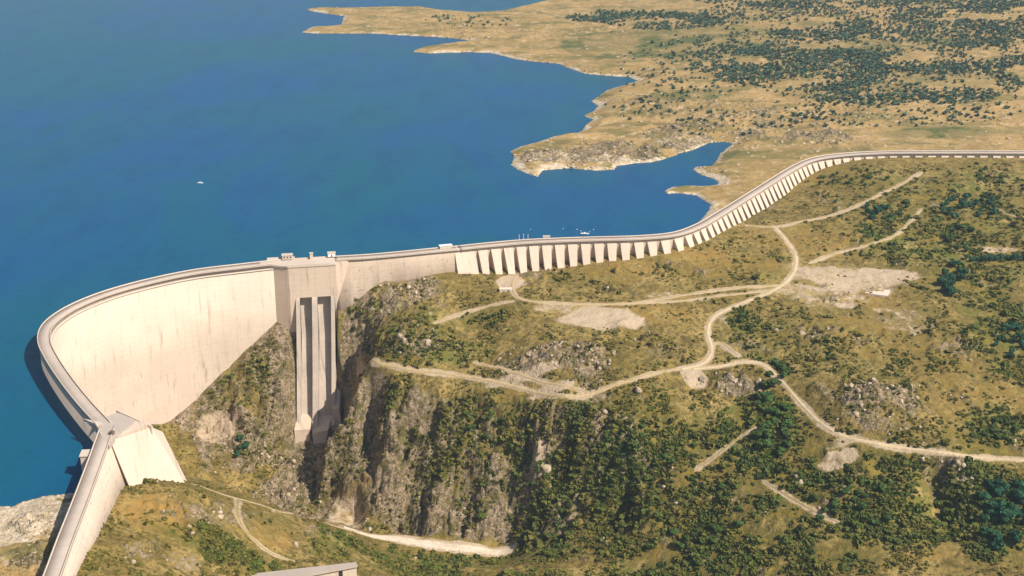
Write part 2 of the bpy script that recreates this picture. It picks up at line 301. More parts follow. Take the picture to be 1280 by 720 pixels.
# ------------------------------------------------------------------ relief
calm = smooth(0.5, 12, droad) * (0.12 + 0.88 * smooth(3, 26, ddam))
O_sp = P_spill[0]; e_u = (P_spill[-1] - P_spill[0]); e_u /= np.linalg.norm(e_u); e_v = np.array([e_u[1], -e_u[0]])
su = (GX - O_sp[0]) * e_u[0] + (GY - O_sp[1]) * e_u[1]; sv = (GX - O_sp[0]) * e_v[0] + (GY - O_sp[1]) * e_v[1]
SHEAR = 0.2
chute_zone = smooth(-14, 8, su) * (1 - smooth(62, 84, su)) * smooth(-10, 0, sv) * (1 - smooth(92, 112, sv))
calm = calm * (1 - 0.85 * chute_zone)
wx = GX + fbm(GX, GY, 30, 2, 4.0) * 9; wy = GY + fbm(GX, GY, 30, 2, 6.0) * 9
N = 3.4 * fbm(GX, GY, 60, 4, 3.0) + 1.1 * fbm(GX, GY, 11, 3, 9.0)
N += M_rock * (10.0 * (ridged(wx, wy * 1.2, 46, 3, 1.5) - 0.35) + 3.5 * (ridged(wx, wy, 16, 3, 2.5) - 0.3) + 2.4 * fbm(GX, GY, 5, 2, 3.5))
steep = smooth(0.7, 1.3, slope)
N += steep * (13.0 * (ridged(wx + .55 * wy, wy * 0.95, 62, 2, 12.0) - 0.45) + 6.0 * (ridged(wx - .3 * wy, wy * 1.5, 26, 3, 15.0) - 0.4))
N -= steep * 3.0 * smooth(.1, .45, fbm(wx, wy * 1.2, 17, 2, 21.0))
b1, e1_ = blocks(wx + .3 * wy, wy * 1.7, 17, 3.0); b2, e2_ = blocks(wx, wy * 1.8, 7.5, 9.0)
brk = np.maximum(M_rock, steep * .9)
b3, e3_ = blocks(wx - .4 * wy, wy * 1.5, 32, 19.0)
N += brk * ((7.0 + 6 * steep) * (b1 - .5) + (3.4 + 2.2 * steep) * (b2 - .5) - 3.0 * (1 - smooth(0, .12, e1_)) - 1.6 * (1 - smooth(0, .12, e2_)))
N += steep * (15.0 * (b3 - .5) - 6 * (1 - smooth(0, .1, e3_)))
N *= np.where(UP, 0.9 + 0.1 * M_rock, 1.0)
# flat carved shoulder, sharp gully under the viewpoint track
for (px, py, ax, ay, dep) in [(462, 500, 12, 34, 34), (505, 640, 12, 30, 22), (395, 600, 7, 22, 10), (1174, 602, 12, 30, 19), (525, 640, 10, 26, 18), (590, 655, 14, 22, 16), (970, 462, 10, 14, 9), (700, 565, 18, 16, 9), (690, 655, 16, 22, 12), (445, 640, 9, 20, 12), (640, 665, 12, 20, 12)]:
    c = ground(px, py); N -= dep * np.exp(-((GX - c[0]) / ax) ** 2 - ((GY - c[1]) / ay) ** 2)
for (px, py, ax, ay, up) in [(410, 590, 11, 9, 12), (372, 585, 9, 8, 8), (430, 560, 10, 10, 9), (450, 600, 12, 12, 8), (490, 350, 22, 14, 5), (525, 410, 26, 18, 6), (700, 452, 60, 10, 6), (930, 480, 26, 16, 7), (1100, 500, 50, 30, 7), (1198, 580, 15, 16, 9), (1000, 426, 40, 10, 4)]:
    c = ground(px, py); N += up * np.exp(-((GX - c[0]) / ax) ** 2 - ((GY - c[1]) / ay) ** 2)
Hh = B + N * calm
# bed of the spillway: keep rock under the chute
CH = [(0, -26), (13, -28), (12, -30), (20.5, -58), (32.5, -102), (49, -149), (66, -156), (74, -160), (84, -168), (96, -180)]
bed = np.interp(sv, [c[0] for c in CH], [c[1] - 3.0 for c in CH])
suc = su + np.maximum(sv - 22, 0) * SHEAR
inz = smooth(12.5, 16, suc) * (1 - smooth(57, 60.5, suc - 8 * smooth(36, 50, sv))) * smooth(2, 5, sv) * (1 - smooth(80, 94, sv))
Hh = np.where(inz > 0, np.minimum(Hh, Hh * (1 - inz) + (bed) * inz), Hh)
H1 = shore_rule(Hh)
M_bare = np.maximum(M_bare, np.where(UP & ~LK, (1 - smooth(1.0, 17, dsh + wob * 1.6 + 20 * fbm(GX, GY, 80, 3, 33.0))) * 0.8, 0))
M_bare = np.maximum(M_bare, (1 - smooth(0.5, 4.5, droad + wr * 8)) * 0.75)
M_bare = np.where(LK, 0.6, M_bare)
M_green = np.where(UP & (GY > 1950), np.maximum(M_green * .6, smooth(-.05, .35, fbm(GX, GY, 120, 3, 1.1) + .25 * fbm(GX, GY, 30, 2, 2.0)) * smooth(0.05, .3, M_green)), M_green)

# ------------------------------------------------------------------ node helpers and materials
def mat(name, build, rough=0.9, spec=0.2):
    m = bpy.data.materials.new(name); m.use_nodes = True
    nt = m.node_tree; b = nt.nodes['Principled BSDF']
    b.inputs['Roughness'].default_value = rough; b.inputs['Specular IOR Level'].default_value = spec
    build(nt, b); return m
class NT:
    def __init__(s, nt): s.nt = nt
    def _in(s, n, k, v):
        if v is None: return
        if hasattr(v, 'is_output') or isinstance(v, bpy.types.NodeSocket): s.nt.links.new(v, n.inputs[k])
        else: n.inputs[k].default_value = v
    def math(s, op, a, b=None, clamp=False):
        n = s.nt.nodes.new('ShaderNodeMath'); n.operation = op; n.use_clamp = clamp; s._in(n, 0, a); s._in(n, 1, b); return n.outputs[0]
    def mix(s, f, a, b, mode='MIX'):
        n = s.nt.nodes.new('ShaderNodeMix'); n.data_type = 'RGBA'; n.blend_type = mode
        s._in(n, 0, f); s._in(n, 6, a if not isinstance(a, tuple) else (*a, 1) if len(a) == 3 else a); s._in(n, 7, b if not isinstance(b, tuple) else (*b, 1) if len(b) == 3 else b); return n.outputs[2]
    def noise(s, vec, scale, detail=4, rough=0.55, dist=0.0):
        n = s.nt.nodes.new('ShaderNodeTexNoise'); s._in(n, 'Vector', vec); n.inputs['Scale'].default_value = scale
        n.inputs['Detail'].default_value = detail; n.inputs['Roughness'].default_value = rough; n.inputs['Distortion'].default_value = dist; return n.outputs[0]
    def voro(s, vec, scale, feat='F1', out=0):
        n = s.nt.nodes.new('ShaderNodeTexVoronoi'); n.feature = feat; s._in(n, 'Vector', vec); n.inputs['Scale'].default_value = scale; return n.outputs[out]
    def ramp(s, f, a, b):
        n = s.nt.nodes.new('ShaderNodeMapRange'); n.interpolation_type = 'SMOOTHSTEP'; s._in(n, 0, f); n.inputs[1].default_value = a; n.inputs[2].default_value = b; return n.outputs[0]
    def coord(s): return s.nt.nodes.new('ShaderNodeTexCoord').outputs['Object']
    def attr(s, name):
        n = s.nt.nodes.new('ShaderNodeAttribute'); n.attribute_name = name; return n
    def sep(s, v):
        n = s.nt.nodes.new('ShaderNodeSeparateColor'); s._in(n, 0, v); return n.outputs
    def mapping(s, v, sc):
        n = s.nt.nodes.new('ShaderNodeMapping'); s._in(n, 0, v); n.inputs['Scale'].default_value = sc; return n.outputs[0]
    def bump(s, h, strength, dist, b):
        n = s.nt.nodes.new('ShaderNodeBump'); n.inputs['Strength'].default_value = strength; n.inputs['Distance'].default_value = dist
        s._in(n, 'Height', h); s.nt.links.new(n.outputs[0], b.inputs['Normal'])

def b_ground(nt, b):
    t = NT(nt); co = t.coord()
    a = t.attr('cover'); rk, br, gr = t.sep(a.outputs['Color'])[:3]; dry = a.outputs['Alpha']
    n1 = t.noise(co, 0.012, 5); n2 = t.noise(co, 0.06, 5, 0.65); n3 = t.noise(co, 0.2, 5, 0.72); n4 = t.noise(co, 0.5, 3, 0.65)
    n5 = t.noise(co, 0.11, 4, 0.75, 0.8)
    up = t.sep(t.attr('side').outputs['Color'])[0]
    g = t.mix(t.ramp(n1, 0.35, 0.65), (0.22, 0.158, 0.042), (0.34, 0.24, 0.08))
    g = t.mix(t.ramp(n2, 0.42, 0.62), g, (0.16, 0.115, 0.03))
    g = t.mix(t.math('MULTIPLY', t.ramp(n3, 0.48, 0.6), 0.8), g, (0.08, 0.062, 0.02))
    g = t.mix(t.math('MULTIPLY', t.ramp(n4, 0.55, 0.66), 0.5), g, (0.05, 0.055, 0.014))
    g = t.mix(t.math('MULTIPLY', t.ramp(n5, 0.56, 0.68), 0.6), g, (0.36, 0.275, 0.13))
    g = t.mix(t.math('MULTIPLY', dry, t.ramp(n2, 0.3, 0.6)), g, t.mix(n3, (0.38, 0.22, 0.055), (0.25, 0.16, 0.05)))
    gg = t.mix(t.ramp(n3, 0.38, 0.62), (0.024, 0.034, 0.009), (0.11, 0.105, 0.02))
    gg = t.mix(t.ramp(n2, 0.46, 0.6), gg, (0.22, 0.16, 0.03))
    gg = t.mix(t.math('MULTIPLY', t.ramp(n1, 0.5, 0.66), 0.7), gg, t.mix(n3, (0.05, 0.1, 0.016), (0.15, 0.175, 0.03)))
    g = t.mix(t.math('MULTIPLY', gr, t.ramp(t.math('ADD', n2, t.math('MULTIPLY', n3, 0.4)), 0.5, 0.78), True), g, gg)
    m1 = t.noise(t.mapping(co, (0.6, 1.2, 1)), 0.018, 5, 0.62)
    gu = t.mix(t.ramp(n1, 0.35, 0.65), (0.42, 0.275, 0.112), (0.31, 0.21, 0.078))
    gu = t.mix(t.ramp(m1, 0.48, 0.62), gu, (0.2, 0.16, 0.055))
    gu = t.mix(t.math('MULTIPLY', t.ramp(n2, 0.53, 0.66), 0.8), gu, (0.5, 0.37, 0.22))
    gu = t.mix(t.math('MULTIPLY', t.ramp(n5, 0.52, 0.64), 0.7), gu, (0.17, 0.13, 0.05))
    gu = t.mix(t.math('MULTIPLY', gr, t.ramp(n2, 0.2, 0.5)), gu, t.mix(n3, (0.06, 0.085, 0.026), (0.14, 0.14, 0.045)))
    g = t.mix(up, g, gu)
    r = t.mix(t.ramp(n3, 0.36, 0.62), (0.105, 0.075, 0.045), (0.33, 0.245, 0.155))
    r = t.mix(t.ramp(n4, 0.52, 0.68), r, (0.47, 0.375, 0.255))
    r = t.mix(t.math('MULTIPLY', t.ramp(n5, 0.5, 0.62), 0.85), r, (0.15, 0.12, 0.035))
    r = t.mix(t.math('MULTIPLY', t.ramp(n2, 0.52, 0.64), 0.8), r, (0.1, 0.09, 0.024))
    rm = t.ramp(t.math('ADD', rk, t.math('MULTIPLY', t.math('SUBTRACT', n5, 0.5), 1.7)), 0.42, 0.6)
    g = t.mix(rm, g, r)
    s = t.mix(n2, (0.5, 0.375, 0.245), (0.42, 0.325, 0.225))
    s = t.mix(up, s, t.mix(t.ramp(n3, .4, .62), (0.42, 0.33, 0.2), (0.66, 0.55, 0.42)))
    s = t.mix(t.ramp(n4, 0.5, 0.7), s, (0.34, 0.26, 0.16))
    bm = t.ramp(t.math('ADD', br, t.math('ADD', t.math('MULTIPLY', t.math('SUBTRACT', n3, 0.5), 1.0), t.math('MULTIPLY', t.math('SUBTRACT', n2, 0.5), 1.2))), 0.4, 0.8)
    g = t.mix(bm, g, s)
    nt.links.new(g, b.inputs['Base Color'])
    hh = t.math('ADD', t.math('MULTIPLY', n3, t.math('ADD', 0.6, t.math('MULTIPLY', rk, 1.6))), t.math('MULTIPLY', n4, 0.5))
    t.bump(hh, 0.9, 2.2, b)
M_ground = mat('hillside_ground', b_ground, 0.95, 0.1)

def b_water(nt, b):
    t = NT(nt); co = t.coord()
    n1 = t.noise(co, 0.0016, 3, 0.5, 0.6); n2 = t.noise(t.mapping(co, (1, 0.35, 1)), 0.02, 4, 0.6)
    c = t.mix(t.ramp(n1, 0.35, 0.65), (0.004, 0.082, 0.148), (0.004, 0.07, 0.19))
    n3 = t.noise(t.mapping(co, (1, 0.5, 1)), 0.0045, 5, 0.62, 1.2)
    c = t.mix(t.math('MULTIPLY', t.ramp(n3, 0.42, 0.62), 0.5), c, (0.003, 0.088, 0.125))
    c = t.mix(t.math('MULTIPLY', t.ramp(n2, 0.45, 0.7), 0.4), c, (0.001, 0.05, 0.13))
    nt.links.new(c, b.inputs['Base Color'])
    w = t.math('ADD', t.noise(t.mapping(co, (0.5, 1, 1)), 0.12, 4, 0.6), t.math('MULTIPLY', t.noise(co, 0.5, 3, 0.6), 0.4))
    t.bump(w, 0.9, 0.9, b)
    b.inputs['IOR'].default_value = 1.33
M_water = mat('lake_water', b_water, 0.25, 0.08)

def concrete(name, c1, c2, stain, amount):
    def f(nt, b):
        t = NT(nt); co = t.coord()
        uv = t.attr('run').outputs['Vector']                    # x along the wall, y up, metres
        big = t.noise(co, 0.03, 4); fine = t.noise(co, 0.6, 4, 0.65)
        c = t.mix(t.ramp(big, 0.35, 0.65), c1, c2)
        st = t.noise(t.mapping(uv, (0.22, 0.016, 1)), 1.0, 4, 0.65); st2 = t.noise(t.mapping(uv, (0.07, 0.03, 1)), 1.0, 3)
        c = t.mix(t.math('MULTIPLY', t.math('MULTIPLY', t.ramp(st, 0.52, 0.72), t.ramp(st2, 0.4, 0.6)), amount), c, stain)
        sx = nt.nodes.new('ShaderNodeSeparateXYZ'); nt.links.new(uv, sx.inputs[0])
        j = t.math('FRACT', t.math('MULTIPLY', sx.outputs[0], 1 / 15.0)); jl = t.math('LESS_THAN', j, 0.018)
        l = t.math('FRACT', t.math('MULTIPLY', sx.outputs[1], 1 / 6.0)); ll = t.math('LESS_THAN', l, 0.035)
        ln = t.math('MULTIPLY', t.math('MAXIMUM', t.math('MULTIPLY', jl, 0.9), t.math('MULTIPLY', ll, 0.6)), 0.65)
        c = t.mix(ln, c, stain)
        c = t.mix(t.math('MULTIPLY', t.ramp(fine, 0.45, 0.75), 0.22), c, stain)
        nt.links.new(c, b.inputs['Base Color']); t.bump(fine, 0.3, 0.15, b)
    return mat(name, f, 0.9, 0.15)
M_face = concrete('dam_face_concrete', (0.6, 0.48, 0.375), (0.55, 0.44, 0.345), (0.33, 0.255, 0.19), 0.95)
M_spill = concrete('stained_concrete', (0.60, 0.47, 0.355), (0.54, 0.42, 0.32), (0.25, 0.2, 0.15), 0.95)
M_chute = concrete('weathered_chute_concrete', (0.5, 0.415, 0.335), (0.42, 0.35, 0.285), (0.2, 0.17, 0.135), 0.9)
M_deck = concrete('crest_concrete', (0.47, 0.395, 0.33), (0.42, 0.355, 0.295), (0.28, 0.225, 0.18), 0.3)
M_para = concrete('parapet_concrete', (0.56, 0.47, 0.38), (0.52, 0.43, 0.35), (0.38, 0.31, 0.25), 0.3)
def flat(name, col, var=0.25, rough=0.85, sc=0.7):
    def f(nt, b):
        t = NT(nt); n = t.noise(t.coord(), sc, 4, 0.6)
        nt.links.new(t.mix(n, tuple(c * (1 - var) for c in col), tuple(c * (1 + var) for c in col)), b.inputs['Base Color'])
    return mat(name, f, rough, 0.2)
M_dark = flat('dark_opening', (0.03, 0.027, 0.025)); M_white = flat('white_paint', (0.78, 0.76, 0.72), 0.06)
M_grey = flat('grey_metal', (0.4, 0.4, 0.4), 0.1, 0.5); M_rust = flat('brown_metal', (0.14, 0.1, 0.07), 0.2, 0.6)
M_pad = flat('pale_pad_concrete', (0.66, 0.53, 0.43), 0.08)
def b_road(c1, c2):
    def f(nt, b):
        t = NT(nt); co = t.coord(); n = t.noise(co, 0.25, 5, 0.65); n2 = t.noise(co, 0.05, 3)
        c = t.mix(t.ramp(n, 0.3, 0.7), c1, c2); c = t.mix(t.math('MULTIPLY', t.ramp(n2, 0.45, 0.7), 0.4), c, (0.3, 0.225, 0.12))
        e = t.sep(t.attr('edge').outputs['Color'])[0]; n3 = t.noise(co, 0.4, 5, 0.7)
        c = t.mix(t.ramp(t.math('ADD', e, t.math('MULTIPLY', t.math('SUBTRACT', n3, 0.5), 1.6)), 0.5, 1.0), c, (0.2, 0.15, 0.055))
        nt.links.new(c, b.inputs['Base Color']); t.bump(n, 0.3, 0.2, b)
    return f
M_track = mat('dirt_track', b_road((0.36, 0.265, 0.14), (0.47, 0.355, 0.2)), 0.95, 0.1)
M_road = mat('gravel_road', b_road((0.45, 0.345, 0.205), (0.54, 0.425, 0.275)), 0.95, 0.1)
M_faint = mat('worn_grass_path', b_road((0.25, 0.19, 0.075), (0.34, 0.255, 0.11)), 0.95, 0.1)
M_pale = mat('pale_road', b_road((0.52, 0.44, 0.33), (0.6, 0.52, 0.41)), 0.95, 0.1)

def leafy(name, dark, light, warm, own=1.0):
    def f(nt, b):
        t = NT(nt); a = t.sep(t.attr('tint').outputs['Color'])
        n = t.noise(t.coord(), 0.9, 3); oi = nt.nodes.new('ShaderNodeObjectInfo').outputs['Random']
        c = t.mix(t.math('ADD', t.math('MULTIPLY', a[0], 0.7), t.math('MULTIPLY', n, 0.3)), dark, light)
        c = t.mix(t.math('MULTIPLY', t.math('FRACT', t.math('ADD', t.math('MULTIPLY', oi, own), a[1])), 0.75), c, warm)
        nt.links.new(c, b.inputs['Base Color'])
    return mat(name, f, 0.8, 0.1)
M_oak = leafy('oak_foliage', (0.026, 0.062, 0.018), (0.085, 0.16, 0.036), (0.075, 0.085, 0.018))
M_teal = leafy('dark_foliage', (0.016, 0.06, 0.036), (0.038, 0.115, 0.062), (0.03, 0.078, 0.03))
M_scrub = leafy('scrub_foliage', (0.034, 0.055, 0.013), (0.115, 0.145, 0.026), (0.18, 0.135, 0.03), 0.0)
M_far = leafy('hazed_far_foliage', (0.034, 0.082, 0.07), (0.07, 0.13, 0.09), (0.13, 0.15, 0.06), 0.0)  # distance haze put into the leaf colours: bluer and paler than near trees
M_bark = flat('bark', (0.11, 0.085, 0.06))
def b_rock(nt, b):
    t = NT(nt); co = t.coord(); n = t.noise(co, 0.35, 5, 0.65); n2 = t.noise(co, 1.4, 4, 0.6)
    c = t.mix(t.ramp(n, 0.35, 0.65), (0.31, 0.235, 0.155), (0.52, 0.42, 0.3)); c = t.mix(t.ramp(n2, 0.55, 0.7), c, (0.2, 0.15, 0.09))
    nt.links.new(c, b.inputs['Base Color']); t.bump(n2, 0.7, 0.5, b)
M_granite = mat('granite', b_rock, 0.92, 0.15)

# ------------------------------------------------------------------ object helpers
def mesh_np(name, V, F, m=None, smooth_=False):
    me = bpy.data.meshes.new(name); V = np.asarray(V, np.float32); F = np.asarray(F, np.int32); k = F.shape[1]
    me.vertices.add(len(V)); me.vertices.foreach_set('co', V.ravel())
    me.loops.add(F.size); me.loops.foreach_set('vertex_index', F.ravel())
    me.polygons.add(len(F)); me.polygons.foreach_set('loop_start', np.arange(0, F.size, k, dtype=np.int32))
    me.polygons.foreach_set('loop_total', np.full(len(F), k, np.int32))
    if smooth_: me.polygons.foreach_set('use_smooth', np.ones(len(F), bool))
    if m: me.materials.append(m)
    me.update(calc_edges=True); return me
def link(name, me, parent=None, label=None, cat=None, group=None, kind=None):
    o = bpy.data.objects.new(name, me); C.objects.link(o)
    if parent is not None:
        o.parent = parent; o.matrix_parent_inverse = Matrix.Translation(parent.location).inverted()
    tag(o, label, cat, group, kind); return o
def tag(o, label=None, cat=None, group=None, kind=None):
    if label: o['label'] = label
    if cat: o['category'] = cat
    if group: o['group'] = group
    if kind: o['kind'] = kind
def empty(name, loc, label, cat, group=None):
    o = bpy.data.objects.new(name, None); C.objects.link(o); o.location = loc; o.empty_display_size = 5; tag(o, label, cat, group); return o
def color_attr(me, name, arr):
    a = me.color_attributes.new(name, 'FLOAT_COLOR', 'POINT'); a.data.foreach_set('color', np.asarray(arr, np.float32).ravel())

# ------------------------------------------------------------------ SETTING: ground, water, roads
nr, nc = GX.shape
idx = np.arange(nr * nc).reshape(nr, nc)
Fq = np.stack([idx[:-1, :-1], idx[:-1, 1:], idx[1:, 1:], idx[1:, :-1]], -1).reshape(-1, 4)
me = mesh_np('ground', np.stack([GX, GY, H1], -1).reshape(-1, 3), Fq, M_ground, True)
color_attr(me, 'cover', np.stack([M_rock, M_bare, M_green, M_dry], -1).reshape(-1, 4))
sd = np.where(UP, 1.0, 0.0); color_attr(me, 'side', np.stack([sd, sd, sd, sd], -1).reshape(-1, 4))
link('ground', me, kind='structure')

wp = np.vstack([offs(P_wing, 5)[::2], offs(P_arch, 5)[::2], offs(P_spill, 5), offs(P_grav, 4)[::2], offs(P_butt, 4)[::2], [(3000, 1980), (7000, 2300), (9000, 9800), (-9000, 9800), (-9000, 400), (-700, 400), (-340, 620)]])
from mathutils.geometry import delaunay_2d_cdt
_r = delaunay_2d_cdt([Vector((float(x), float(y))) for x, y in wp], [(i, (i + 1) % len(wp)) for i in range(len(wp))], [], 0, 1e-4)
wv_ = np.array([(v.x, v.y) for v in _r[0]]); wt_ = np.array([list(f) for f in _r[2] if len(f) == 3])
cen = wv_[wt_].mean(1); wt_ = wt_[inside(cen[:, 0], cen[:, 1], wp)]
e1 = wv_[wt_[:, 1]] - wv_[wt_[:, 0]]; e2 = wv_[wt_[:, 2]] - wv_[wt_[:, 0]]; neg = e1[:, 0] * e2[:, 1] - e1[:, 1] * e2[:, 0] < 0
wt_[neg] = wt_[neg][:, ::-1]
link('lake_water', mesh_np('lake_water', np.c_[wv_, np.zeros(len(wv_))], wt_, M_water), kind='structure')

names = {'faint': 'footpath', 'track': 'dirt_track', 'road': 'gravel_road', 'gorge': 'dirt_track', 'pale': 'gorge_road'}
mats = {'faint': M_faint, 'track': M_track, 'road': M_road, 'gorge': M_track, 'pale': M_pale}
for ri, (kind, w, q) in enumerate(roads):
    q = resample(q, 2.0); n = right_normals(q); V = []; wv = w / 2 * 1.35 * (1 + 0.35 * fbm(q[:, 0], q[:, 1], 14, 3, ri * 3.1))
    if kind in ('track', 'faint'):
        e0 = np.arange(len(q)) * 2.0; e0 = np.minimum(e0, e0[::-1]); wv = wv * (.3 + .7 * smooth(0, 34, e0))
    cols = np.linspace(-1, 1, 5)
    P = np.stack([q + n * (wv * c)[:, None] for c in cols], 1)
    zz = np.stack([hgt(P[:, k, 0], P[:, k, 1], H1) for k in range(5)], 1)
    zc = zz.mean(1, keepdims=True) * 0.25 + zz * 0.75 + 0.4 + 0.004 * ri
    zc[:, 0] = zz[:, 0] - .8; zc[:, -1] = zz[:, -1] - .8
    V = np.concatenate([P, zc[..., None]], -1).reshape(-1, 3)
    ii = np.arange(len(V)).reshape(len(q), 5)
    F = np.stack([ii[:-1, :-1], ii[:-1, 1:], ii[1:, 1:], ii[1:, :-1]], -1).reshape(-1, 4)
    me = mesh_np(names[kind], V, F, mats[kind], True); ed = np.tile(np.abs(cols), len(q)); color_attr(me, 'edge', np.stack([ed] * 4, -1))
    link(names[kind], me, kind='structure')

# ------------------------------------------------------------------ DAM
def sweep(name, P, prof, m, parent, caps=True, label=None):
    """prof: (M,2) ring of (offset, z) or (N,M,2); swept along plan line P"""
    P = np.asarray(P); n = right_normals(P); N_ = len(P)
    prof = np.asarray(prof, float)
    if prof.ndim == 2: prof = np.repeat(prof[None], N_, 0)
    M_ = prof.shape[1]
    V = np.concatenate([P[:, None, :] + n[:, None, :] * prof[:, :, :1], prof[:, :, 1:]], -1)
    s = np.concatenate([[0], np.cumsum(np.linalg.norm(np.diff(P, axis=0), axis=1))])
    # split ring corners so that each wall face is crisp
    VV, FF, UV = [], [], []
    for k in range(M_):
        k2 = (k + 1) % M_; b0 = len(VV) and sum(len(v) for v in VV)
        a, b = V[:, k], V[:, k2]
        la = prof[:, k]; lb = prof[:, k2]
        VV.append(np.stack([a, b], 1).reshape(-1, 3))
        UV.append(np.stack([np.stack([s, la[:, 1], la[:, 0]], -1), np.stack([s, lb[:, 1], lb[:, 0]], -1)], 1).reshape(-1, 3))
        i = np.arange(N_) * 2 + b0
        FF.append(np.stack([i[:-1], i[:-1] + 1, i[1:] + 1, i[1:]], -1))
    VV = np.vstack(VV); FF = np.vstack(FF); UV = np.vstack(UV)
    me = mesh_np(name, VV, FF, m, False)
    bm = bmesh.new(); bm.from_mesh(me)
    lay = bm.verts.layers.float_vector.new('run'); bm.verts.ensure_lookup_table()
    for v, u in zip(bm.verts, UV): v[lay] = u
    if caps:
        for row in (0, -1):
            vs_ = [bm.verts.new(p) for p in V[row]]
            for v, pr in zip(vs_, prof[row]): v[lay] = (pr[0] + 3, pr[1], 0)
            try: bm.faces.new(vs_)
            except ValueError: pass
    bmesh.ops.remove_doubles(bm, verts=bm.verts, dist=0.001)
    bmesh.ops.recalc_face_normals(bm, faces=bm.faces)
    bm.to_mesh(me); bm.free()
    return link(name, me, parent, label)
def hexa(bm, pts):
    v = [bm.verts.new(p) for p in pts]
    for f in ((0, 1, 2, 3), (7, 6, 5, 4), (0, 4, 5, 1), (1, 5, 6, 2), (2, 6, 7, 3), (3, 7, 4, 0)): bm.faces.new([v[i] for i in f])
def finish(bm, name, m, parent, label=None, bevel=0):
    bmesh.ops.recalc_face_normals(bm, faces=bm.faces)
    if bevel: bmesh.ops.bevel(bm, geom=list(bm.edges), offset=bevel, segments=1, affect='EDGES')
    me = bpy.data.meshes.new(name); bm.to_mesh(me); bm.free(); me.materials.append(m)
    a = me.attributes.new('run', 'FLOAT_VECTOR', 'POINT')
    for i, v in enumerate(me.vertices): a.data[i].vector = (v.co.x * 0.9 + v.co.y * 0.44, v.co.z, 0)
    return link(name, me, parent, label)
def box(bm, c, sx, sy, sz, ex=(1, 0), top=None):
    ex = np.array(ex) / np.hypot(*ex); ey = np.array([-ex[1], ex[0]]); top = top or (1, 1)
    def p(a, b, z, k=(1, 1)): q = np.array(c[:2]) + ex * a * sx / 2 * k[0] + ey * b * sy / 2 * k[1]; return (q[0], q[1], z)
    z0, z1 = c[2], c[2] + sz
    hexa(bm, [p(-1, -1, z0), p(1, -1, z0), p(1, 1, z0), p(-1, 1, z0), p(-1, -1, z1, top), p(1, -1, z1, top), p(1, 1, z1, top), p(-1, 1, z1, top)])
def prism(bm, poly, z0, z1):
    n = len(poly); a = [bm.verts.new((p[0], p[1], z0)) for p in poly]; b = [bm.verts.new((p[0], p[1], z1)) for p in poly]
    bm.faces.new(a[::-1]); bm.faces.new(b)
    for i in range(n): bm.faces.new([a[i], a[(i + 1) % n], b[(i + 1) % n], b[i]])

def crest(P, parent, wd=11.0, deck_t=1.5, up=-0.6):
    cr_ = sweep('crest_road', P, [(up, ZC - deck_t), (wd, ZC - deck_t), (wd, ZC), (up, ZC)], M_deck, parent)
    sweep('parapet', P, [(up, ZC + .003), (up + .9, ZC + .003), (up + .9, ZC + 1.5), (up, ZC + 1.5)], M_para, cr_)
    sweep('parapet', P, [(wd - .6, ZC + .003), (wd, ZC + .003), (wd, ZC + 1.1), (wd - .6, ZC + 1.1)], M_para, cr_)

# arch
t_arch = empty('arch_dam', (*P_arch[len(P_arch) // 2], -170), 'tall pale concrete arch dam curving round the gorge, its crest road on top', 'dam')
sweep('arch_wall', P_arch, [(0.6, ZC - 1.5), (0.6, -215), (ARCH_O + 6, -215), (ARCH_O + 2.5, -150), (ARCH_O, -60), (ARCH_O, 16.4), (8.2, 16.4), (8.2, ZC - 1.5)], M_face, t_arch)
sweep('ledge', P_arch, [(9.0, 16.4), (ARCH_O + 0.7, 16.4), (ARCH_O + 0.7, 17.6), (9.0, 17.6)], M_para, t_arch)
crest(P_arch, t_arch, 11.0)

# left gravity wing
fz = lambda P, o, pad: hgt(*offs(P, o).T, H1) - pad
t_wing = empty('wing_dam', (*P_wing[len(P_wing) // 2], 0), 'straight concrete wing wall running to the bottom left corner beside the pale beach', 'dam wall')
zb = np.minimum(fz(P_wing, 14, 8), fz(P_wing, 22, 8)); prof = np.zeros((len(P_wing), 6, 2))
for i, z in enumerate(zb):
    z = min(z, -6); prof[i] = [(0.6, ZC - 1.2), (0.6, z - 4), (10.2 + (19 - z) * .28, z), (10.2, 19.0), (9.6, 19.0), (9.6, ZC - 1.2)]
sweep('wall', P_wing, prof, M_face, t_wing)
crest(P_wing, t_wing, 11.0, 1.2)

# thrust block at the left abutment
JX = W(132, 532, ZC)
t_blk = empty('thrust_block', (*W(185, 606, -14), -14), 'massive sloping concrete thrust block at the near end of the arch dam', 'concrete block')
def w3(px, py, z): w = W(px, py, z); return (w[0], w[1], z)
bm = bmesh.new()
A3, B3, D3 = [Vector(w3(*p)) for p in ((138, 551, 20.6), (189.5, 534, 15.5), (163, 611, -17))]
nn3 = (B3 - A3).cross(D3 - A3); dC = Vector(ray(234, 608)); o3 = Vector((0, 0, CAM_H)); C3 = o3 + dC * ((A3 - o3).dot(nn3) / dC.dot(nn3))
D4 = D3 + (D3 - A3) * .35; C4 = C3 + (C3 - B3) * .35
bk = Vector((-10, 16, -6)); bt = Vector((-6, 26, -16))
hexa(bm, [A3, B3, C4, D4, A3 + bk, B3 + Vector((3, 20, -14)), C4 + bt, D4 + bt])
hexa(bm, [Vector(w3(139, 549, 20.5)), Vector(w3(148, 519, 20.5)), Vector(w3(186, 532, 19)), B3 + Vector((0, 0, 3.4)), Vector(w3(139, 549, -20)), Vector(w3(148, 519, -20)), Vector(w3(186, 532, -20)), B3 + Vector((-2, 3, -30))])
finish(bm, 'block_body', M_face, t_blk)
bm = bmesh.new()
dk = [W(x, y, ZC) for x, y in [(119, 531), (130, 522), (147, 515.5), (168, 524), (164, 531), (145, 545), (136, 556), (127, 545)]]
prism(bm, dk, ZC - 4, ZC + 0.06); finish(bm, 'deck', M_deck, t_blk)
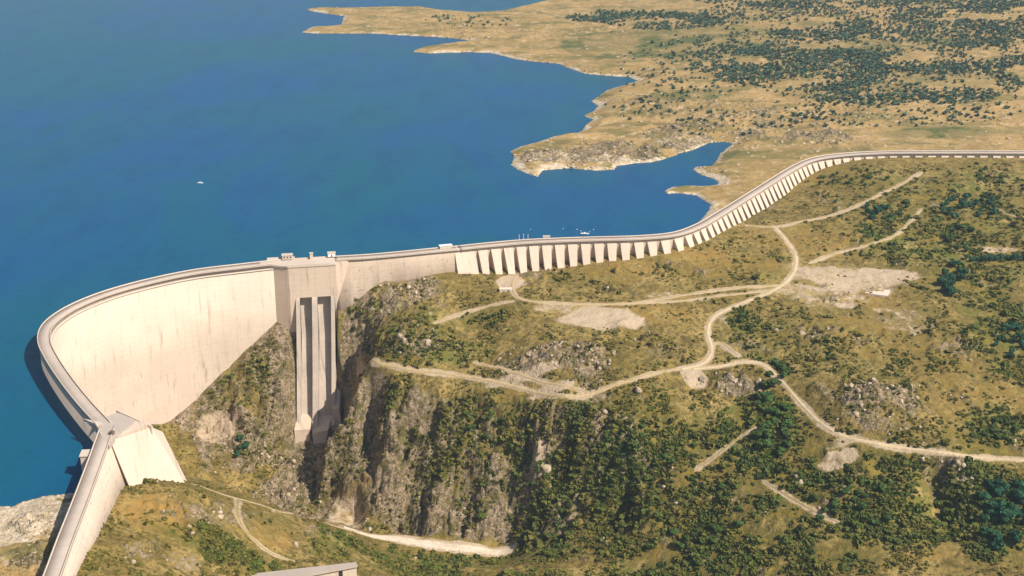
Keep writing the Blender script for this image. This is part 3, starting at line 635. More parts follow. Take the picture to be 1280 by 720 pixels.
bm = bmesh.new(); a, b_ = W(146, 515.5, ZC), W(190, 534, 17); e = b_ - a; ln = np.hypot(*e); c = (a + b_) / 2
hx = np.array([-e[1], e[0]]) / ln * 0.7
hexa(bm, [(a - hx)[0:2].tolist() + [15], (b_ - hx).tolist() + [9], (b_ + hx).tolist() + [9], (a + hx).tolist() + [15], (a - hx).tolist() + [24.3], (b_ - hx).tolist() + [18], (b_ + hx).tolist() + [18], (a + hx).tolist() + [24.3]])
finish(bm, 'parapet', M_para, t_blk)
bm = bmesh.new(); prism(bm, [W(104, 524.5, ZC), W(118, 530.5, ZC), W(124, 537, ZC), W(128, 529, ZC)], ZC - 1.2, ZC + 0.9); finish(bm, 'balcony', M_para, t_blk)
bm = bmesh.new(); c = W(108, 570, 18); box(bm, (c[0], c[1], -4), 7, 10, 24, (1, 0.1)); box(bm, (c[0], c[1], 20.02), 8.4, 11.4, 0.9, (1, 0.1)); finish(bm, 'intake_shaft', M_para, t_blk)
bm = bmesh.new(); c = W(140, 543, ZC); box(bm, (c[0], c[1], ZC + .07), 3.2, 3.2, 2.8, (1, -.4)); finish(bm, 'access_hatch', M_rust, t_blk)

# spillway block
FV = 22.0
t_sp = empty('spillway', (*(O_sp + e_u * 35 + e_v * 60), -165), 'concrete spillway block with two long vertical chutes down the rock to the gorge', 'spillway')
def uvz(u, v, z):
    u = u - max(0, v - FV) * SHEAR
    q = O_sp + e_u * u + e_v * v; return (q[0], q[1], z)
def uv(u, v): return O_sp + e_u * u + e_v * v
Lb = float(np.linalg.norm(P_spill[-1] - P_spill[0])) ; FV = 22.0
bm = bmesh.new(); prism(bm, [uv(-20, 6), uv(9, FV), uv(Lb, FV), uv(Lb + 15, 8.9), uv(Lb + 15, 1), uv(-20, 1)][::-1], -15, ZC - 1.6); finish(bm, 'block_body', M_spill, t_sp)
bm = bmesh.new(); prism(bm, [uv(-20, 6), uv(9, FV), uv(15.5, FV), uv(15.5, 1), uv(-20, 1)][::-1], -80, -15.01)
prism(bm, [uv(57.5, FV), uv(Lb, FV), uv(Lb + 15, 8.9), uv(Lb + 15, 1), uv(57.5, 1)][::-1], -60, -15.01)
prism(bm, [uv(15.6, 12), uv(57.4, 12), uv(57.4, 1), uv(15.6, 1)][::-1], -60, -15.01); finish(bm, 'lower_wall', M_spill, t_sp)
bm = bmesh.new(); prism(bm, [uv(-21, -.6), uv(-21, 7.5), uv(8.6, FV + .8), uv(Lb - .02, FV + .8), uv(Lb - .02, -.6)], ZC - 1.59, ZC + .01); finish(bm, 'crest_deck', M_para, t_sp)
bm = bmesh.new(); box(bm, (*uv(Lb / 2, FV + .4), ZC + .012), Lb - 12, .7, 1.2, e_u); finish(bm, 'parapet', M_para, t_sp)
bm = bmesh.new(); box(bm, (*uv(Lb / 2, -.2), ZC + .012), Lb, .7, 1.5, e_u); finish(bm, 'parapet', M_para, t_sp)
# chute profiles (v, z)
wall_p = [(FV, -15), (FV + 1.5, -19), (31, -52), (43, -96), (58, -141), (66, -150)]
floor_p = [(11, -15), (13, -26), (22, -55), (34, -98), (51, -145), (66, -154)]
def strip(bm, u0, u1, prof, back):
    for (v0, z0), (v1, z1) in zip(prof[:-1], prof[1:]):
        hexa(bm, [uvz(u0, v0 - back, z0), uvz(u1, v0 - back, z0), uvz(u1, v0, z0), uvz(u0, v0, z0), uvz(u0, v1 - back, z1), uvz(u1, v1 - back, z1), uvz(u1, v1, z1), uvz(u0, v1, z1)])
    bmesh.ops.remove_doubles(bm, verts=bm.verts, dist=0.01)
for (u0, u1) in ((15.5, 19.5), (32.6, 38.6), (53.2, 57.5)):
    bm = bmesh.new(); strip(bm, u0, u1, wall_p, 16); finish(bm, 'chute_wall', M_chute, t_sp)
for (u0, u1) in ((19.52, 32.58), (38.62, 53.18)):
    bm = bmesh.new(); strip(bm, u0, u1, floor_p, 5); finish(bm, 'chute_floor', M_chute, t_sp)
bm = bmesh.new()
hexa(bm, [uvz(16, 48, -178), uvz(30, 48, -178), uvz(30, 74, -178), uvz(16, 74, -178), uvz(14.6, 48, -141), uvz(31.6, 48, -141), uvz(31.6, 73, -149), uvz(14.6, 73, -149)]); finish(bm, 'flip_bucket', M_spill, t_sp)
bm = bmesh.new()
hexa(bm, [uvz(34, 50, -178), uvz(49, 50, -178), uvz(46, 80, -178), uvz(37, 80, -178), uvz(32.1, 50, -144), uvz(53, 50, -144), uvz(51, 72, -152), uvz(34, 74, -154)]); finish(bm, 'flip_bucket', M_spill, t_sp)
bm = bmesh.new()
hexa(bm, [uvz(53.1, 40, -170), uvz(66, 40, -170), uvz(66, 66, -170), uvz(53.1, 66, -170), uvz(54, 40, -118), uvz(62, 40, -118), uvz(62, 58, -134), uvz(54, 58, -134)]); finish(bm, 'flip_bucket', M_spill, t_sp)
# crest buildings of the spillway
bm = bmesh.new(); box(bm, (*uv(2, -4), ZC + .02), 30, 9, 1.0, e_u); box(bm, (*uv(-4, -7), ZC - 10), 14, 7, 10, e_u); finish(bm, 'intake_platform', M_para, t_sp)
t_h = empty('gate_house', uvz(9, 1, ZC), 'small white gate house on the left part of the spillway crest', 'building')
bm = bmesh.new(); box(bm, (*uv(9, -1), ZC + 1.05), 11, 6, 4.6, e_u); gw = finish(bm, 'wall', M_para, t_h)
bm = bmesh.new(); box(bm, (*uv(9, -1), ZC + 5.66), 12.4, 7.4, .5, e_u); finish(bm, 'roof', M_para, t_h)
for k in (-3.4, 0, 3.4):
    bm = bmesh.new(); box(bm, (*uv(9 + k, 2.06), ZC + 2.6), 1.6, .12, 1.5, e_u); finish(bm, 'window', M_dark, gw)
t_h = empty('hoist_tower', uvz(35, 1, ZC), 'slim white hoist tower standing in the middle of the spillway crest', 'tower')
bm = bmesh.new(); box(bm, (*uv(35, 1.4), ZC + .02), 3.6, 3.6, 6.6, e_u, (.85, .85)); finish(bm, 'shaft', M_para, t_h)
bm = bmesh.new(); box(bm, (*uv(35, 1.4), ZC + 6.63), 4.2, 4.2, .5, e_u); finish(bm, 'cap', M_para, t_h)
t_h = empty('gate_house', uvz(57, 1, ZC), 'low white gate house at the right end of the spillway crest', 'building')
bm = bmesh.new(); box(bm, (*uv(57, -.4), ZC + 1.55), 8, 6, 3.6, e_u); finish(bm, 'wall', M_white, t_h)
bm = bmesh.new(); box(bm, (*uv(57, -.4), ZC + 5.16), 9, 7, .45, e_u); finish(bm, 'roof', M_para, t_h)
bm = bmesh.new(); box(bm, (*uv(57, 2.66), ZC + 1.56), 1.2, .12, 2.2, e_u); finish(bm, 'door', M_dark, t_h)

# right gravity wall
t_gr = empty('gravity_dam', (*P_grav[len(P_grav) // 2], -20), 'smooth solid concrete wall between the spillway and the first buttress', 'dam wall')
zb = np.minimum(fz(P_grav, 16, 8), fz(P_grav, 26, 8)); prof = np.zeros((len(P_grav), 5, 2))
for i, z in enumerate(zb): z = min(z, 0); prof[i] = [(0.6, ZC - 1.3), (0.6, z - 4), (8.6 + (18 - z) * .33, z), (8.6, 18.0), (8.6, ZC - 1.3)]
sweep('wall', P_grav, prof, M_spill, t_gr); crest(P_grav, t_gr, 10.5, 1.3)
# buttress dam
t_bu = empty('buttress_dam', (*P_butt[len(P_butt) // 3], 0), 'long curving concrete wall with a row of buttresses, reaching to the right edge', 'dam wall')
zb = fz(P_butt, 14, 7); prof = np.zeros((len(P_butt), 5, 2))
for i, z in enumerate(zb): z = min(z, 6); prof[i] = [(0.6, ZC - 1.3), (0.6, min(z, -6)), (7.6, z), (7.6, 18.0), (7.6, ZC - 1.3)]
sweep('wall', P_butt, prof, M_face, t_bu); crest(P_butt, t_bu, 10.5, 1.3)
sl = np.concatenate([[0], np.cumsum(np.linalg.norm(np.diff(P_butt, axis=0), axis=1))]); nb = right_normals(P_butt)
s = 6.0; k = 0
s_bend = float(np.interp(W(1050, 193, ZC)[0], P_butt[:, 0], sl))
while s < sl[-1] - 8:
    p = np.array([np.interp(s, sl, P_butt[:, q]) for q in (0, 1)]); n = np.array([np.interp(s, sl, nb[:, q]) for q in (0, 1)]); n /= np.hypot(*n); t = np.array([-n[1], n[0]])
    z0 = min(float(hgt(*(p + n * 14)[:, None], H1)[0]), float(hgt(*(p + n * 20)[:, None], H1)[0])) - 4; zt = 17.6
    wt, wb_ = (5.5, 3.7) if k else (12, 12); sw = .55
    of = 9.0; ob = of + (zt - z0) * sw
    P3 = lambda a, o, z: (*(p + t * a + n * o), z)
    bm = bmesh.new()
    hexa(bm, [P3(-wb_, 7.4, z0), P3(wb_, 7.4, z0), P3(wb_, ob, z0), P3(-wb_, ob, z0), P3(-wt, 7.4, zt), P3(wt, 7.4, zt), P3(wt, of, zt), P3(-wt, of, zt)])
    finish(bm, 'buttress', M_face, t_bu)
    if k == 0: s += 6.0
    s += 15.2 if s < s_bend else 18.5; k += 1
# small things on the buttress crest
for i, (px, sz) in enumerate([(649, 5.2), (654.5, 5.6), (660, 4.6)]):
    c = hit_plan(px, 300, offs(P_butt, 0.2)); bm = bmesh.new(); box(bm, (c[0], c[1], ZC + 1.51), .5, .5, sz, (1, 0), (.6, .6)); box(bm, (c[0], c[1] + .9, ZC + 1.51 + sz - .02), .5, 2.2, .3)
    o = finish(bm, 'lamp_post', M_white, None); tag(o, ['left of three thin white posts on the buttress wall crest', 'middle and tallest of three thin white posts on the buttress wall crest', 'right and shortest of three thin white posts on the buttress wall crest'][i], 'lamp post', 'posts on the crest parapet')
c = W(683, 297, ZC); t_h = empty('crest_hut', (c[0], c[1], ZC), 'low pale hut on the buttress crest right of the three posts', 'hut')
bm = bmesh.new(); box(bm, (c[0], c[1] - 2, ZC + .02), 8, 3.5, 2.4, (1, .1)); finish(bm, 'wall', M_para, t_h)
bm = bmesh.new(); box(bm, (c[0], c[1] - 2, ZC + 2.43), 8.6, 4, .3, (1, .1)); finish(bm, 'roof', M_para, t_h)
c = W(557, 309.5, ZC); t_h = empty('crest_hut', (c[0], c[1], ZC), 'long pale hut on the crest where the smooth wall meets the buttresses', 'hut')
bm = bmesh.new(); box(bm, (c[0], c[1] - 1, ZC + .02), 14, 5, 3.0, (1, .3)); finish(bm, 'wall', M_para, t_h)
bm = bmesh.new(); box(bm, (c[0], c[1] - 1, ZC + 3.03), 15, 6, .4, (1, .3)); finish(bm, 'roof', M_white, t_h)

# ------------------------------------------------------------------ small man-made things on the ground
def gz(px, py): return ground(px, py, H1)
c = gz(1097, 365); bm = bmesh.new(); box(bm, (c[0], c[1], c[2] - 2.5), 25, 20, 3.1, (1, -.42)); o = finish(bm, 'concrete_pad', M_pad, None)
tag(o, 'pale flat concrete pad lying on the cleared ground at right', 'concrete pad')
c = gz(632, 363); t_h = empty('hut', tuple(c), 'small pale flat roofed hut beside the track below the buttresses', 'hut')
bm = bmesh.new(); box(bm, (c[0], c[1], c[2] - 2), 13, 6, 4.0); gw = finish(bm, 'wall', M_pad, t_h)
bm = bmesh.new(); box(bm, (c[0], c[1], c[2] + 2.02), 14, 7, .35); finish(bm, 'roof', M_pad, t_h)
bm = bmesh.new(); box(bm, (c[0] + 3, c[1] - 3.04, c[2] - .5), 1.2, .1, 2.1); finish(bm, 'door', M_dark, gw)
# concrete terrace at the bottom edge of the photo
t_t = empty('concrete_terrace', (*W(380, 712, -56), -66), 'grey concrete terrace with a dark opening at the bottom edge of the hill', 'terrace')
bm = bmesh.new(); T = [W(270, 722, -54), W(445, 702.5, -54), W(447, 707, -54), W(300, 735, -54)]; prism(bm, T, -55.4, -54); finish(bm, 'deck', M_deck, t_t)
bm = bmesh.new(); T2 = [W(275, 723, -55), W(444, 704, -55), W(445.5, 707.2, -55), W(303, 734, -55)]; prism(bm, T2, -95, -55.41); finish(bm, 'wall', M_face, t_t)
bm = bmesh.new(); a = W(400, 715.2, -55); b2 = W(428, 710.4, -55); e = b2 - a; nn = np.array([e[1], -e[0]]) / np.hypot(*e)
prism(bm, [a + nn * .2, b2 + nn * .2, b2 - nn, a - nn], -63, -57); finish(bm, 'opening', M_dark, t_t)
# boat and floats
def boat(px, py, L, label, wk=False):
    w = W(px, py, 0); r = empty('motor_boat', (w[0], w[1], 0), label, 'boat')
    bm = bmesh.new(); st = [(-.5, .16), (-.2, .2), (.15, .18), (.38, .1), (.5, .01)]; V = []
    for t_, h in st: V.append([bm.verts.new((w[0] + t_ * L, w[1] + s_ * h * L * k_, z)) for s_, k_, z in ((-1, 1, .9), (-1, .55, -.3), (1, .55, -.3), (1, 1, .9))])
    for a, b in zip(V[:-1], V[1:]):
        for i in range(3): bm.faces.new([a[i], a[i + 1], b[i + 1], b[i]])
        bm.faces.new([a[3], a[0], b[0], b[3]])
    bm.faces.new(V[0]); bm.faces.new(V[-1]); finish(bm, 'hull', M_white, r)
    bm = bmesh.new(); box(bm, (w[0] - .02 * L, w[1], .9), L * .32, L * .24, 1.1, (1, 0), (.8, .85)); cb = finish(bm, 'cabin', M_white, r)
    bm = bmesh.new(); box(bm, (w[0] + .06 * L, w[1], 1.3), L * .2, L * .245, .45, (1, 0), (.9, .9)); finish(bm, 'window', M_dark, cb)
boat(250.5, 229, 7.5, 'small white boat alone on the open lake left of centre')
boat(731, 292.5, 10, 'white work boat moored close behind the buttress wall')
fl = [(704, 286), (721, 287), (726, 289), (742, 287), (737, 290), (663, 287)]
def float_mesh():
    bm = bmesh.new(); bmesh.ops.create_uvsphere(bm, u_segments=10, v_segments=6, radius=1.0)
    for v in bm.verts: v.co.z *= .75; v.co.x *= 1.5
    me = bpy.data.meshes.new('buoy'); bm.to_mesh(me); bm.free(); me.materials.append(M_white); return me
fm = float_mesh()
for i, (a, b) in enumerate(fl):
    w = W(a, b, 0); o = link('buoy', fm, None, 'small white buoy floating near the moored work boat behind the buttresses' if a > 690 else 'small white buoy floating behind the three thin posts of the crest', 'buoy', 'buoys behind the buttress wall'); o.location = (w[0], w[1], .2); o.scale = (.5, .45, .5)

NZB = smooth(.32, .62, .5 + fbm(GX, GY, 75, 4, 14.0)); NZC = .5 + fbm(GX, GY, 28, 3, 25.0) * 1.3; NZ40 = .5 + fbm(GX, GY, 40, 4, 2.1); NZ120 = fbm(GX, GY, 120, 3, 1.1)
def cell(x, y): return min(max(int(np.searchsorted(ys, y)), 1), len(ys) - 1), min(max(int(np.searchsorted(us, x / y)), 1), len(us) - 1)
# ------------------------------------------------------------------ vegetation
def blob_mesh(name, m, seed, sub=1, flat_=0.8, jag=.28):
    r = random.Random(seed); bm = bmesh.new(); bmesh.ops.create_icosphere(bm, subdivisions=sub, radius=1.0)
    for v in bm.verts:
        k = 1 + r.uniform(-jag, jag); v.co = Vector((v.co.x * k, v.co.y * k, max(-.35, v.co.z * k * flat_)))
    return bm
def crown_arrays(seed, n, size, lobes=7, flat_=.75):
    r = np.random.default_rng(seed)
    c = r.normal(size=(lobes, 3)); c /= np.linalg.norm(c, axis=1)[:, None]; c *= r.uniform(.25, .62, (lobes, 1)); c[:, 2] *= flat_
    rad = r.uniform(.32, .55, lobes)
    k = r.integers(0, lobes, n); d = r.normal(size=(n, 3)); d /= np.linalg.norm(d, axis=1)[:, None]
    p = c[k] + d * (rad[k] * r.uniform(.65, 1.05, n))[:, None]
    # leaf clump quads, roughly facing outwards
    nrm = d + r.normal(size=(n, 3)) * .45; nrm /= np.linalg.norm(nrm, axis=1)[:, None]
    a = np.cross(nrm, r.normal(size=(n, 3))); a /= np.linalg.norm(a, axis=1)[:, None]; b = np.cross(nrm, a)
    s = size * r.uniform(.6, 1.3, n)[:, None]
    V = np.stack([p - a * s - b * s * .7, p + a * s - b * s, p + a * s * .8 + b * s, p - a * s + b * s * .8], 1).reshape(-1, 3)
    tint = np.repeat(np.clip(r.uniform(0, 1, lobes)[k] * .6 + r.uniform(0, .4, n), 0, 1), 4)
    return V, tint
def crown_mesh(name, m, seed, n, size, sx, sz, zc, **kw):
    V, ti = crown_arrays(seed, n, size, **kw); V = V * np.array([sx, sx, sz]) + np.array([0, 0, zc])
    F = np.arange(len(V)).reshape(-1, 4); me = mesh_np(name, V, F, m)
    color_attr(me, 'tint', np.stack([ti, np.full_like(ti, (seed * .37) % 1), ti, np.ones_like(ti)], -1)); return me
def trunk_mesh(seed, h, r0):
    r = random.Random(seed); bm = bmesh.new()
    def limb(a, b, ra, rb, n=6):
        a, b = Vector(a), Vector(b); z = (b - a).normalized(); x = z.orthogonal().normalized(); y = z.cross(x)
        A = [bm.verts.new(a + (x * math.cos(t) + y * math.sin(t)) * ra) for t in [i * 2 * math.pi / n for i in range(n)]]
        B_ = [bm.verts.new(b + (x * math.cos(t) + y * math.sin(t)) * rb) for t in [i * 2 * math.pi / n for i in range(n)]]
        for i in range(n): bm.faces.new([A[i], A[(i + 1) % n], B_[(i + 1) % n], B_[i]])
        bm.faces.new(B_)
    limb((0, 0, -1.5), (r.uniform(-.2, .2), r.uniform(-.2, .2), h * .5), r0, r0 * .65)
    for i in range(4):
        an = i * 1.6 + r.uniform(-.4, .4); limb((0, 0, h * r.uniform(.36, .48)), (math.cos(an) * h * .28, math.sin(an) * h * .28, h * r.uniform(.68, .85)), r0 * .5, r0 * .18)
    me = bpy.data.meshes.new('trunk'); bm.to_mesh(me); bm.free(); me.materials.append(M_bark); return me
variants = {}
for kd, m, k0 in (('oak', M_oak, 10), ('dark', M_teal, 40)):
    variants[kd] = [(trunk_mesh(k0 + i, 6.5, .38), crown_mesh('crown', m, k0 + i, 520, .17, 4.0 * (1 + .1 * (i % 3)), 3.2 if kd == 'oak' else 4.0, 4.4 if kd == 'oak' else 5.0)) for i in range(5)]
n_tree = 0
rr = random.Random(5)
placed = []
def ok_place(x, y, z, mind):
    i, j = cell(x, y)
    if z < 0.6 and UP[i, j]: return False
    if droad[i, j] < 2.5 or ddam[i, j] < 10 or chute_zone[i, j] > .3 or LK[i, j]: return False
    for (a, b) in placed:
        if (a - x) ** 2 + (b - y) ** 2 < mind * mind: return False
    return True
def tree(px, py, sc, kd, label, group):
    global n_tree
    g = gz(px, py)
    if not ok_place(g[0], g[1], g[2], 2.6 * sc): return False
    placed.append((g[0], g[1])); tm, cm = variants[kd][rr.randrange(5)]
    o = empty('tree', (g[0], g[1], g[2]), label, 'tree', group); o.rotation_euler.z = rr.uniform(0, 6.28); o.scale = (sc * rr.uniform(.9, 1.15), sc * rr.uniform(.9, 1.15), sc * rr.uniform(.85, 1.15))
    for nm, me_ in (('trunk', tm), ('crown', cm)):
        c_ = bpy.data.objects.new(nm, me_); C.objects.link(c_); c_.parent = o
    n_tree += 1; return True
def scatter(n, cx, cy, rx, ry, sc, kd, label, group, pts=None):
    k = tries = 0
    while k < n and tries < n * 8:
        tries += 1
        if pts: i = rr.randrange(len(pts) - 1); t = rr.random(); x = pts[i][0] + (pts[i + 1][0] - pts[i][0]) * t + rr.gauss(0, rx); y = pts[i][1] + (pts[i + 1][1] - pts[i][1]) * t + rr.gauss(0, ry)
        else:
            a = rr.uniform(0, 6.28); q = math.sqrt(rr.random()); x = cx + rx * q * math.cos(a); y = cy + ry * q * math.sin(a)
        if x > 1300 or y > 735: continue
        k += tree(x, y, sc * rr.uniform(.7, 1.25), kd, label, group)
scatter(26, 965, 530, 26, 48, 1.15, 'oak', 'dark green oak in the grove under the bend of the gravel road', 'oaks below the road bend')
scatter(9, 972, 466, 14, 12, .95, 'oak', 'dark bushy oak crowding the inside of the gravel road bend', 'oaks at the road bend')
scatter(26, 1255, 645, 30, 48, 1.3, 'dark', 'blue green tree in the dense stand by the lower right edge', 'trees at the lower right edge')
scatter(14, 1190, 350, 15, 24, 1.2, 'dark', 'dark tree in the thick clump right of the cleared ground', 'trees right of the cleared ground')
scatter(26, 0, 0, 2.5, 1.2, .85, 'dark', 'dark tree in the straight hedge row below the dry strip field', 'hedge row trees', pts=[(1207, 326), (1285, 325)])
scatter(26, 1215, 262, 42, 15, 1.15, 'dark', 'dark tree of the wide wood under the far right buttresses', 'wood under the far buttresses')
scatter(14, 1200, 300, 26, 16, 1.0, 'oak', 'tree on the slope between the wide wood and the dry strip field', 'trees above the strip field')
scatter(12, 1105, 266, 24, 13, 1.0, 'dark', 'tree in the grove just under the upper dirt track', 'grove under the upper track')
scatter(18, 1060, 222, 60, 12, .8, 'oak', 'small tree between the buttress wall and the upper dirt track', 'trees between wall and track')
scatter(10, 1235, 222, 40, 10, .8, 'oak', 'scattered small tree right below the far end of the buttress wall', 'trees below the wall end')
scatter(16, 1262, 430, 18, 22, 1.05, 'dark', 'dark tree at the right edge above the gravel road', 'right edge trees above the road')
scatter(9, 1250, 540, 24, 12, .9, 'oak', 'tree just above the gravel road near the right edge', 'trees above the gravel road')
scatter(22, 1060, 625, 70, 40, .95, 'oak', 'oak on the scrubby slope under the lower gravel road', 'oaks on the lower slope')
scatter(14, 880, 650, 70, 40, .9, 'oak', 'oak in the scrub of the lower middle slope', 'oaks on the lower middle slope')
scatter(12, 820, 555, 60, 26, .8, 'oak', 'small oak in the scrub below the winding track', 'oaks below the winding track')
scatter(12, 620, 535, 36, 22, .8, 'oak', 'small oak clinging to the upper part of the gorge cliff', 'oaks on the gorge cliff')
scatter(5, 303, 562, 9, 14, .9, 'dark', 'dark tree at the foot of the rock left of the spillway', 'trees left of the spillway')
scatter(8, 930, 402, 12, 10, .6, 'oak', 'bushy tree on the green patch beside the winding road', 'trees beside the winding road')
scatter(8, 600, 400, 30, 10, .55, 'oak', 'small tree on the green bank below the pale hut', 'trees below the hut')
scatter(6, 1130, 268, 8, 18, .8, 'oak', 'tree lining the small track below the upper grove', 'trees by the small track')

# far woodland: more trees than anyone could count
def merged(name, items, V0s, m, label, grp=None, ncorner=4):
    VV, TT = [], []
    for (x, y, z, sx, sz, k, tn) in items:
        V, ti = V0s[k]; a = rng.uniform(0, 6.28); c, s = math.cos(a), math.sin(a)
        P = np.stack([(V[:, 0] * c - V[:, 1] * s) * sx + x, (V[:, 0] * s + V[:, 1] * c) * sx + y, V[:, 2] * sz + z], -1)
        VV.append(P); TT.append(np.stack([ti, np.full_like(ti, tn), ti, np.ones_like(ti)], -1))
    VV = np.vstack(VV); TT = np.vstack(TT); me = mesh_np(name, VV, np.arange(len(VV)).reshape(-1, ncorner), m)
    color_attr(me, 'tint', TT); return link(name, me, None, label, None, grp, 'stuff')
far = [crown_arrays(200 + i, 26, .42, lobes=4) for i in range(6)]
def far_pts(spec):
    out = []
    for (n, cx, cy, rx, ry) in spec:
        for _ in range(n):
            a = rng.uniform(0, 6.28); q = math.sqrt(rng.random()); x = cx + rx * q * math.cos(a); y = cy + ry * q * math.sin(a)
            if not (-20 < x < 1310 and -14 < y): continue
            g = gz(x, y)
            i, j = cell(g[0], g[1]); nz = NZ120[i, j]
            if g[2] < 1.5 or g[1] < 1900 or not UP[i, j] or rng.random() > .62 + nz * 1.7: continue
            sc = (1.5 + 3.4 * rng.random() ** 1.7) * (0.75 + .25 * (g[1] / 3000)); out.append((g[0], g[1], g[2] + sc * .55, sc, sc * .8, int(rng.integers(6)), float(rng.random())))
    return out
fp = far_pts([(int(q[0] * 4.4), *q[1:]) for q in [(900, 1100, 22, 240, 26), (700, 1180, 50, 160, 40), (260, 830, 27, 75, 11), (180, 800, 22, 95, 8), (480, 1000, 85, 110, 30), (420, 1150, 105, 130, 24), (360, 1000, 62, 140, 26), (120, 920, 80, 60, 24), (200, 1250, 40, 60, 50), (60, 760, 20, 50, 8), (40, 860, 70, 60, 30), (700, 1120, -2, 260, 14), (160, 1000, 110, 280, 50), (120, 900, 110, 160, 60), (60, 1130, 140, 150, 20), (26, 590, 26, 60, 8), (90, 1130, 122, 120, 10)]])
merged('far_woodland', fp, far, M_far, 'hazy dark woodland dotted over the far shore')

# scrub
sb = []
for i in range(8):
    sb.append(crown_arrays(300 + i, 18, .5, lobes=4, flat_=.6))
def scrub_place(n, ymin=330, ymax=732):
    out = []
    for _ in range(n):
        x = rng.uniform(90, 1295); y = rng.uniform(ymin, ymax)
        if y < 330 and x < 850: continue
        g = gz(x, y); i, j = cell(g[0], g[1])
        if g[1] > 2100 or UP[i, j]: continue
        dens = .26 + .42 * M_green[i, j] * (.2 + 1.6 * NZB[i, j]) + 1.5 * (NZ40[i, j] - .5) - .9 * M_bare[i, j] - .3 * M_dry[i, j] - .05 * M_rock[i, j]
        if droad[i, j] < 1.6 or ddam[i, j] < 4 or chute_zone[i, j] > .3 or rng.random() > dens: continue
        sc = rng.uniform(.5, 1.7) * (1 + .8 * M_green[i, j]) * (1 + 1.5 * rng.random() ** 5); out.append((g[0], g[1], g[2] + sc * .25, sc, sc * .75, int(rng.integers(8)), float(np.clip(NZC[i, j] * .8 + .62 * (1 - M_green[i, j]) - .12 + rng.normal() * .2, 0, .99))))
    return out
sp = scrub_place(80000, 205)
sp.sort(key=lambda t: -t[3] / math.hypot(t[0], t[1], 502 - t[2]))
big, rest = sp[:280], sp[280:]
shrub_me = [crown_mesh('shrub', M_scrub, 330 + i, 150, .24, 1.0, .8, .22, lobes=5) for i in range(5)]
ANCH = [(1001, 607, 'around the tall pale boulder of the lower right slope'), (1185, 600, 'on the dark gully under the gravel road'), (1255, 650, 'beside the blue green stand at the lower right edge'), (1095, 500, 'on the rocky knob above the gravel road'), (1060, 560, 'along the widest bend of the gravel road'),
        (1020, 640, 'along the faint lower path'), (900, 560, 'along the faint path left of the oak grove'), (965, 530, 'around the oak grove below the road bend'), (930, 480, 'on the outcrop below the road junction'), (865, 470, 'by the pale fan below the road junction'), (930, 405, 'on the green patch by the winding road'),
        (700, 450, 'in the rock band above the winding track'), (797, 489, 'near the split boulder under the winding track'), (683, 588, 'near the pale slab on the cliff'), (540, 520, 'on the upper gorge cliff'), (560, 640, 'low on the gorge cliff above the pale road'), (560, 700, 'on the bank below the pale gorge road'), (400, 690, 'by the concrete terrace'),
        (330, 660, 'along the footpath of the near hill'), (180, 650, 'on the dry slope under the thrust block'), (300, 520, 'on the rock left of the spillway'), (520, 380, 'on the knoll right of the spillway'), (620, 420, 'on the bank below the pale hut'), (755, 398, 'round the large pale clearing'), (1097, 365, 'round the flat concrete pad'),
        (1200, 350, 'in the thick clump right of the cleared ground'), (1240, 325, 'along the hedge row of the strip field'), (1250, 470, 'on the grass at the right edge'), (750, 690, 'at the bottom edge of the lower middle slope'), (900, 690, 'at the bottom edge below the faint path'), (1100, 690, 'at the bottom edge below the tall pale boulder'), (760, 600, 'in the middle of the lower slope'), (850, 620, 'left of the lower oaks'),
        (1130, 630, 'between the tall pale boulder and the dark gully'), (1000, 350, 'by the upper road where it leaves the cleared ground'), (800, 345, 'on the grass below the middle buttresses'), (940, 310, 'on the grass below the bend of the buttress wall')]
def zone(px_, py_): return min(ANCH, key=lambda a: (a[0] - px_) ** 2 + 1.6 * (a[1] - py_) ** 2)[2]
for (x, y, z, sx, sz, k, tn) in big:
    D = (CP * y - SP * (z - CAM_H)); px_ = 640 + FOC * x / D; py_ = 360 - FOC * (SP * y + CP * (z - CAM_H)) / D
    zn = zone(px_, py_); o = link('shrub', shrub_me[k % 5], None, 'large olive green shrub ' + zn, 'shrub', 'shrubs ' + zn)
    o.location = (x, y, z - sx * .25); o.scale = (sx, sx, sx * .9); o.rotation_euler.z = rr.uniform(0, 6.28)
merged('scrub', rest, sb, M_scrub, 'low olive and dark green scrub covering the slopes')

print('veg done')
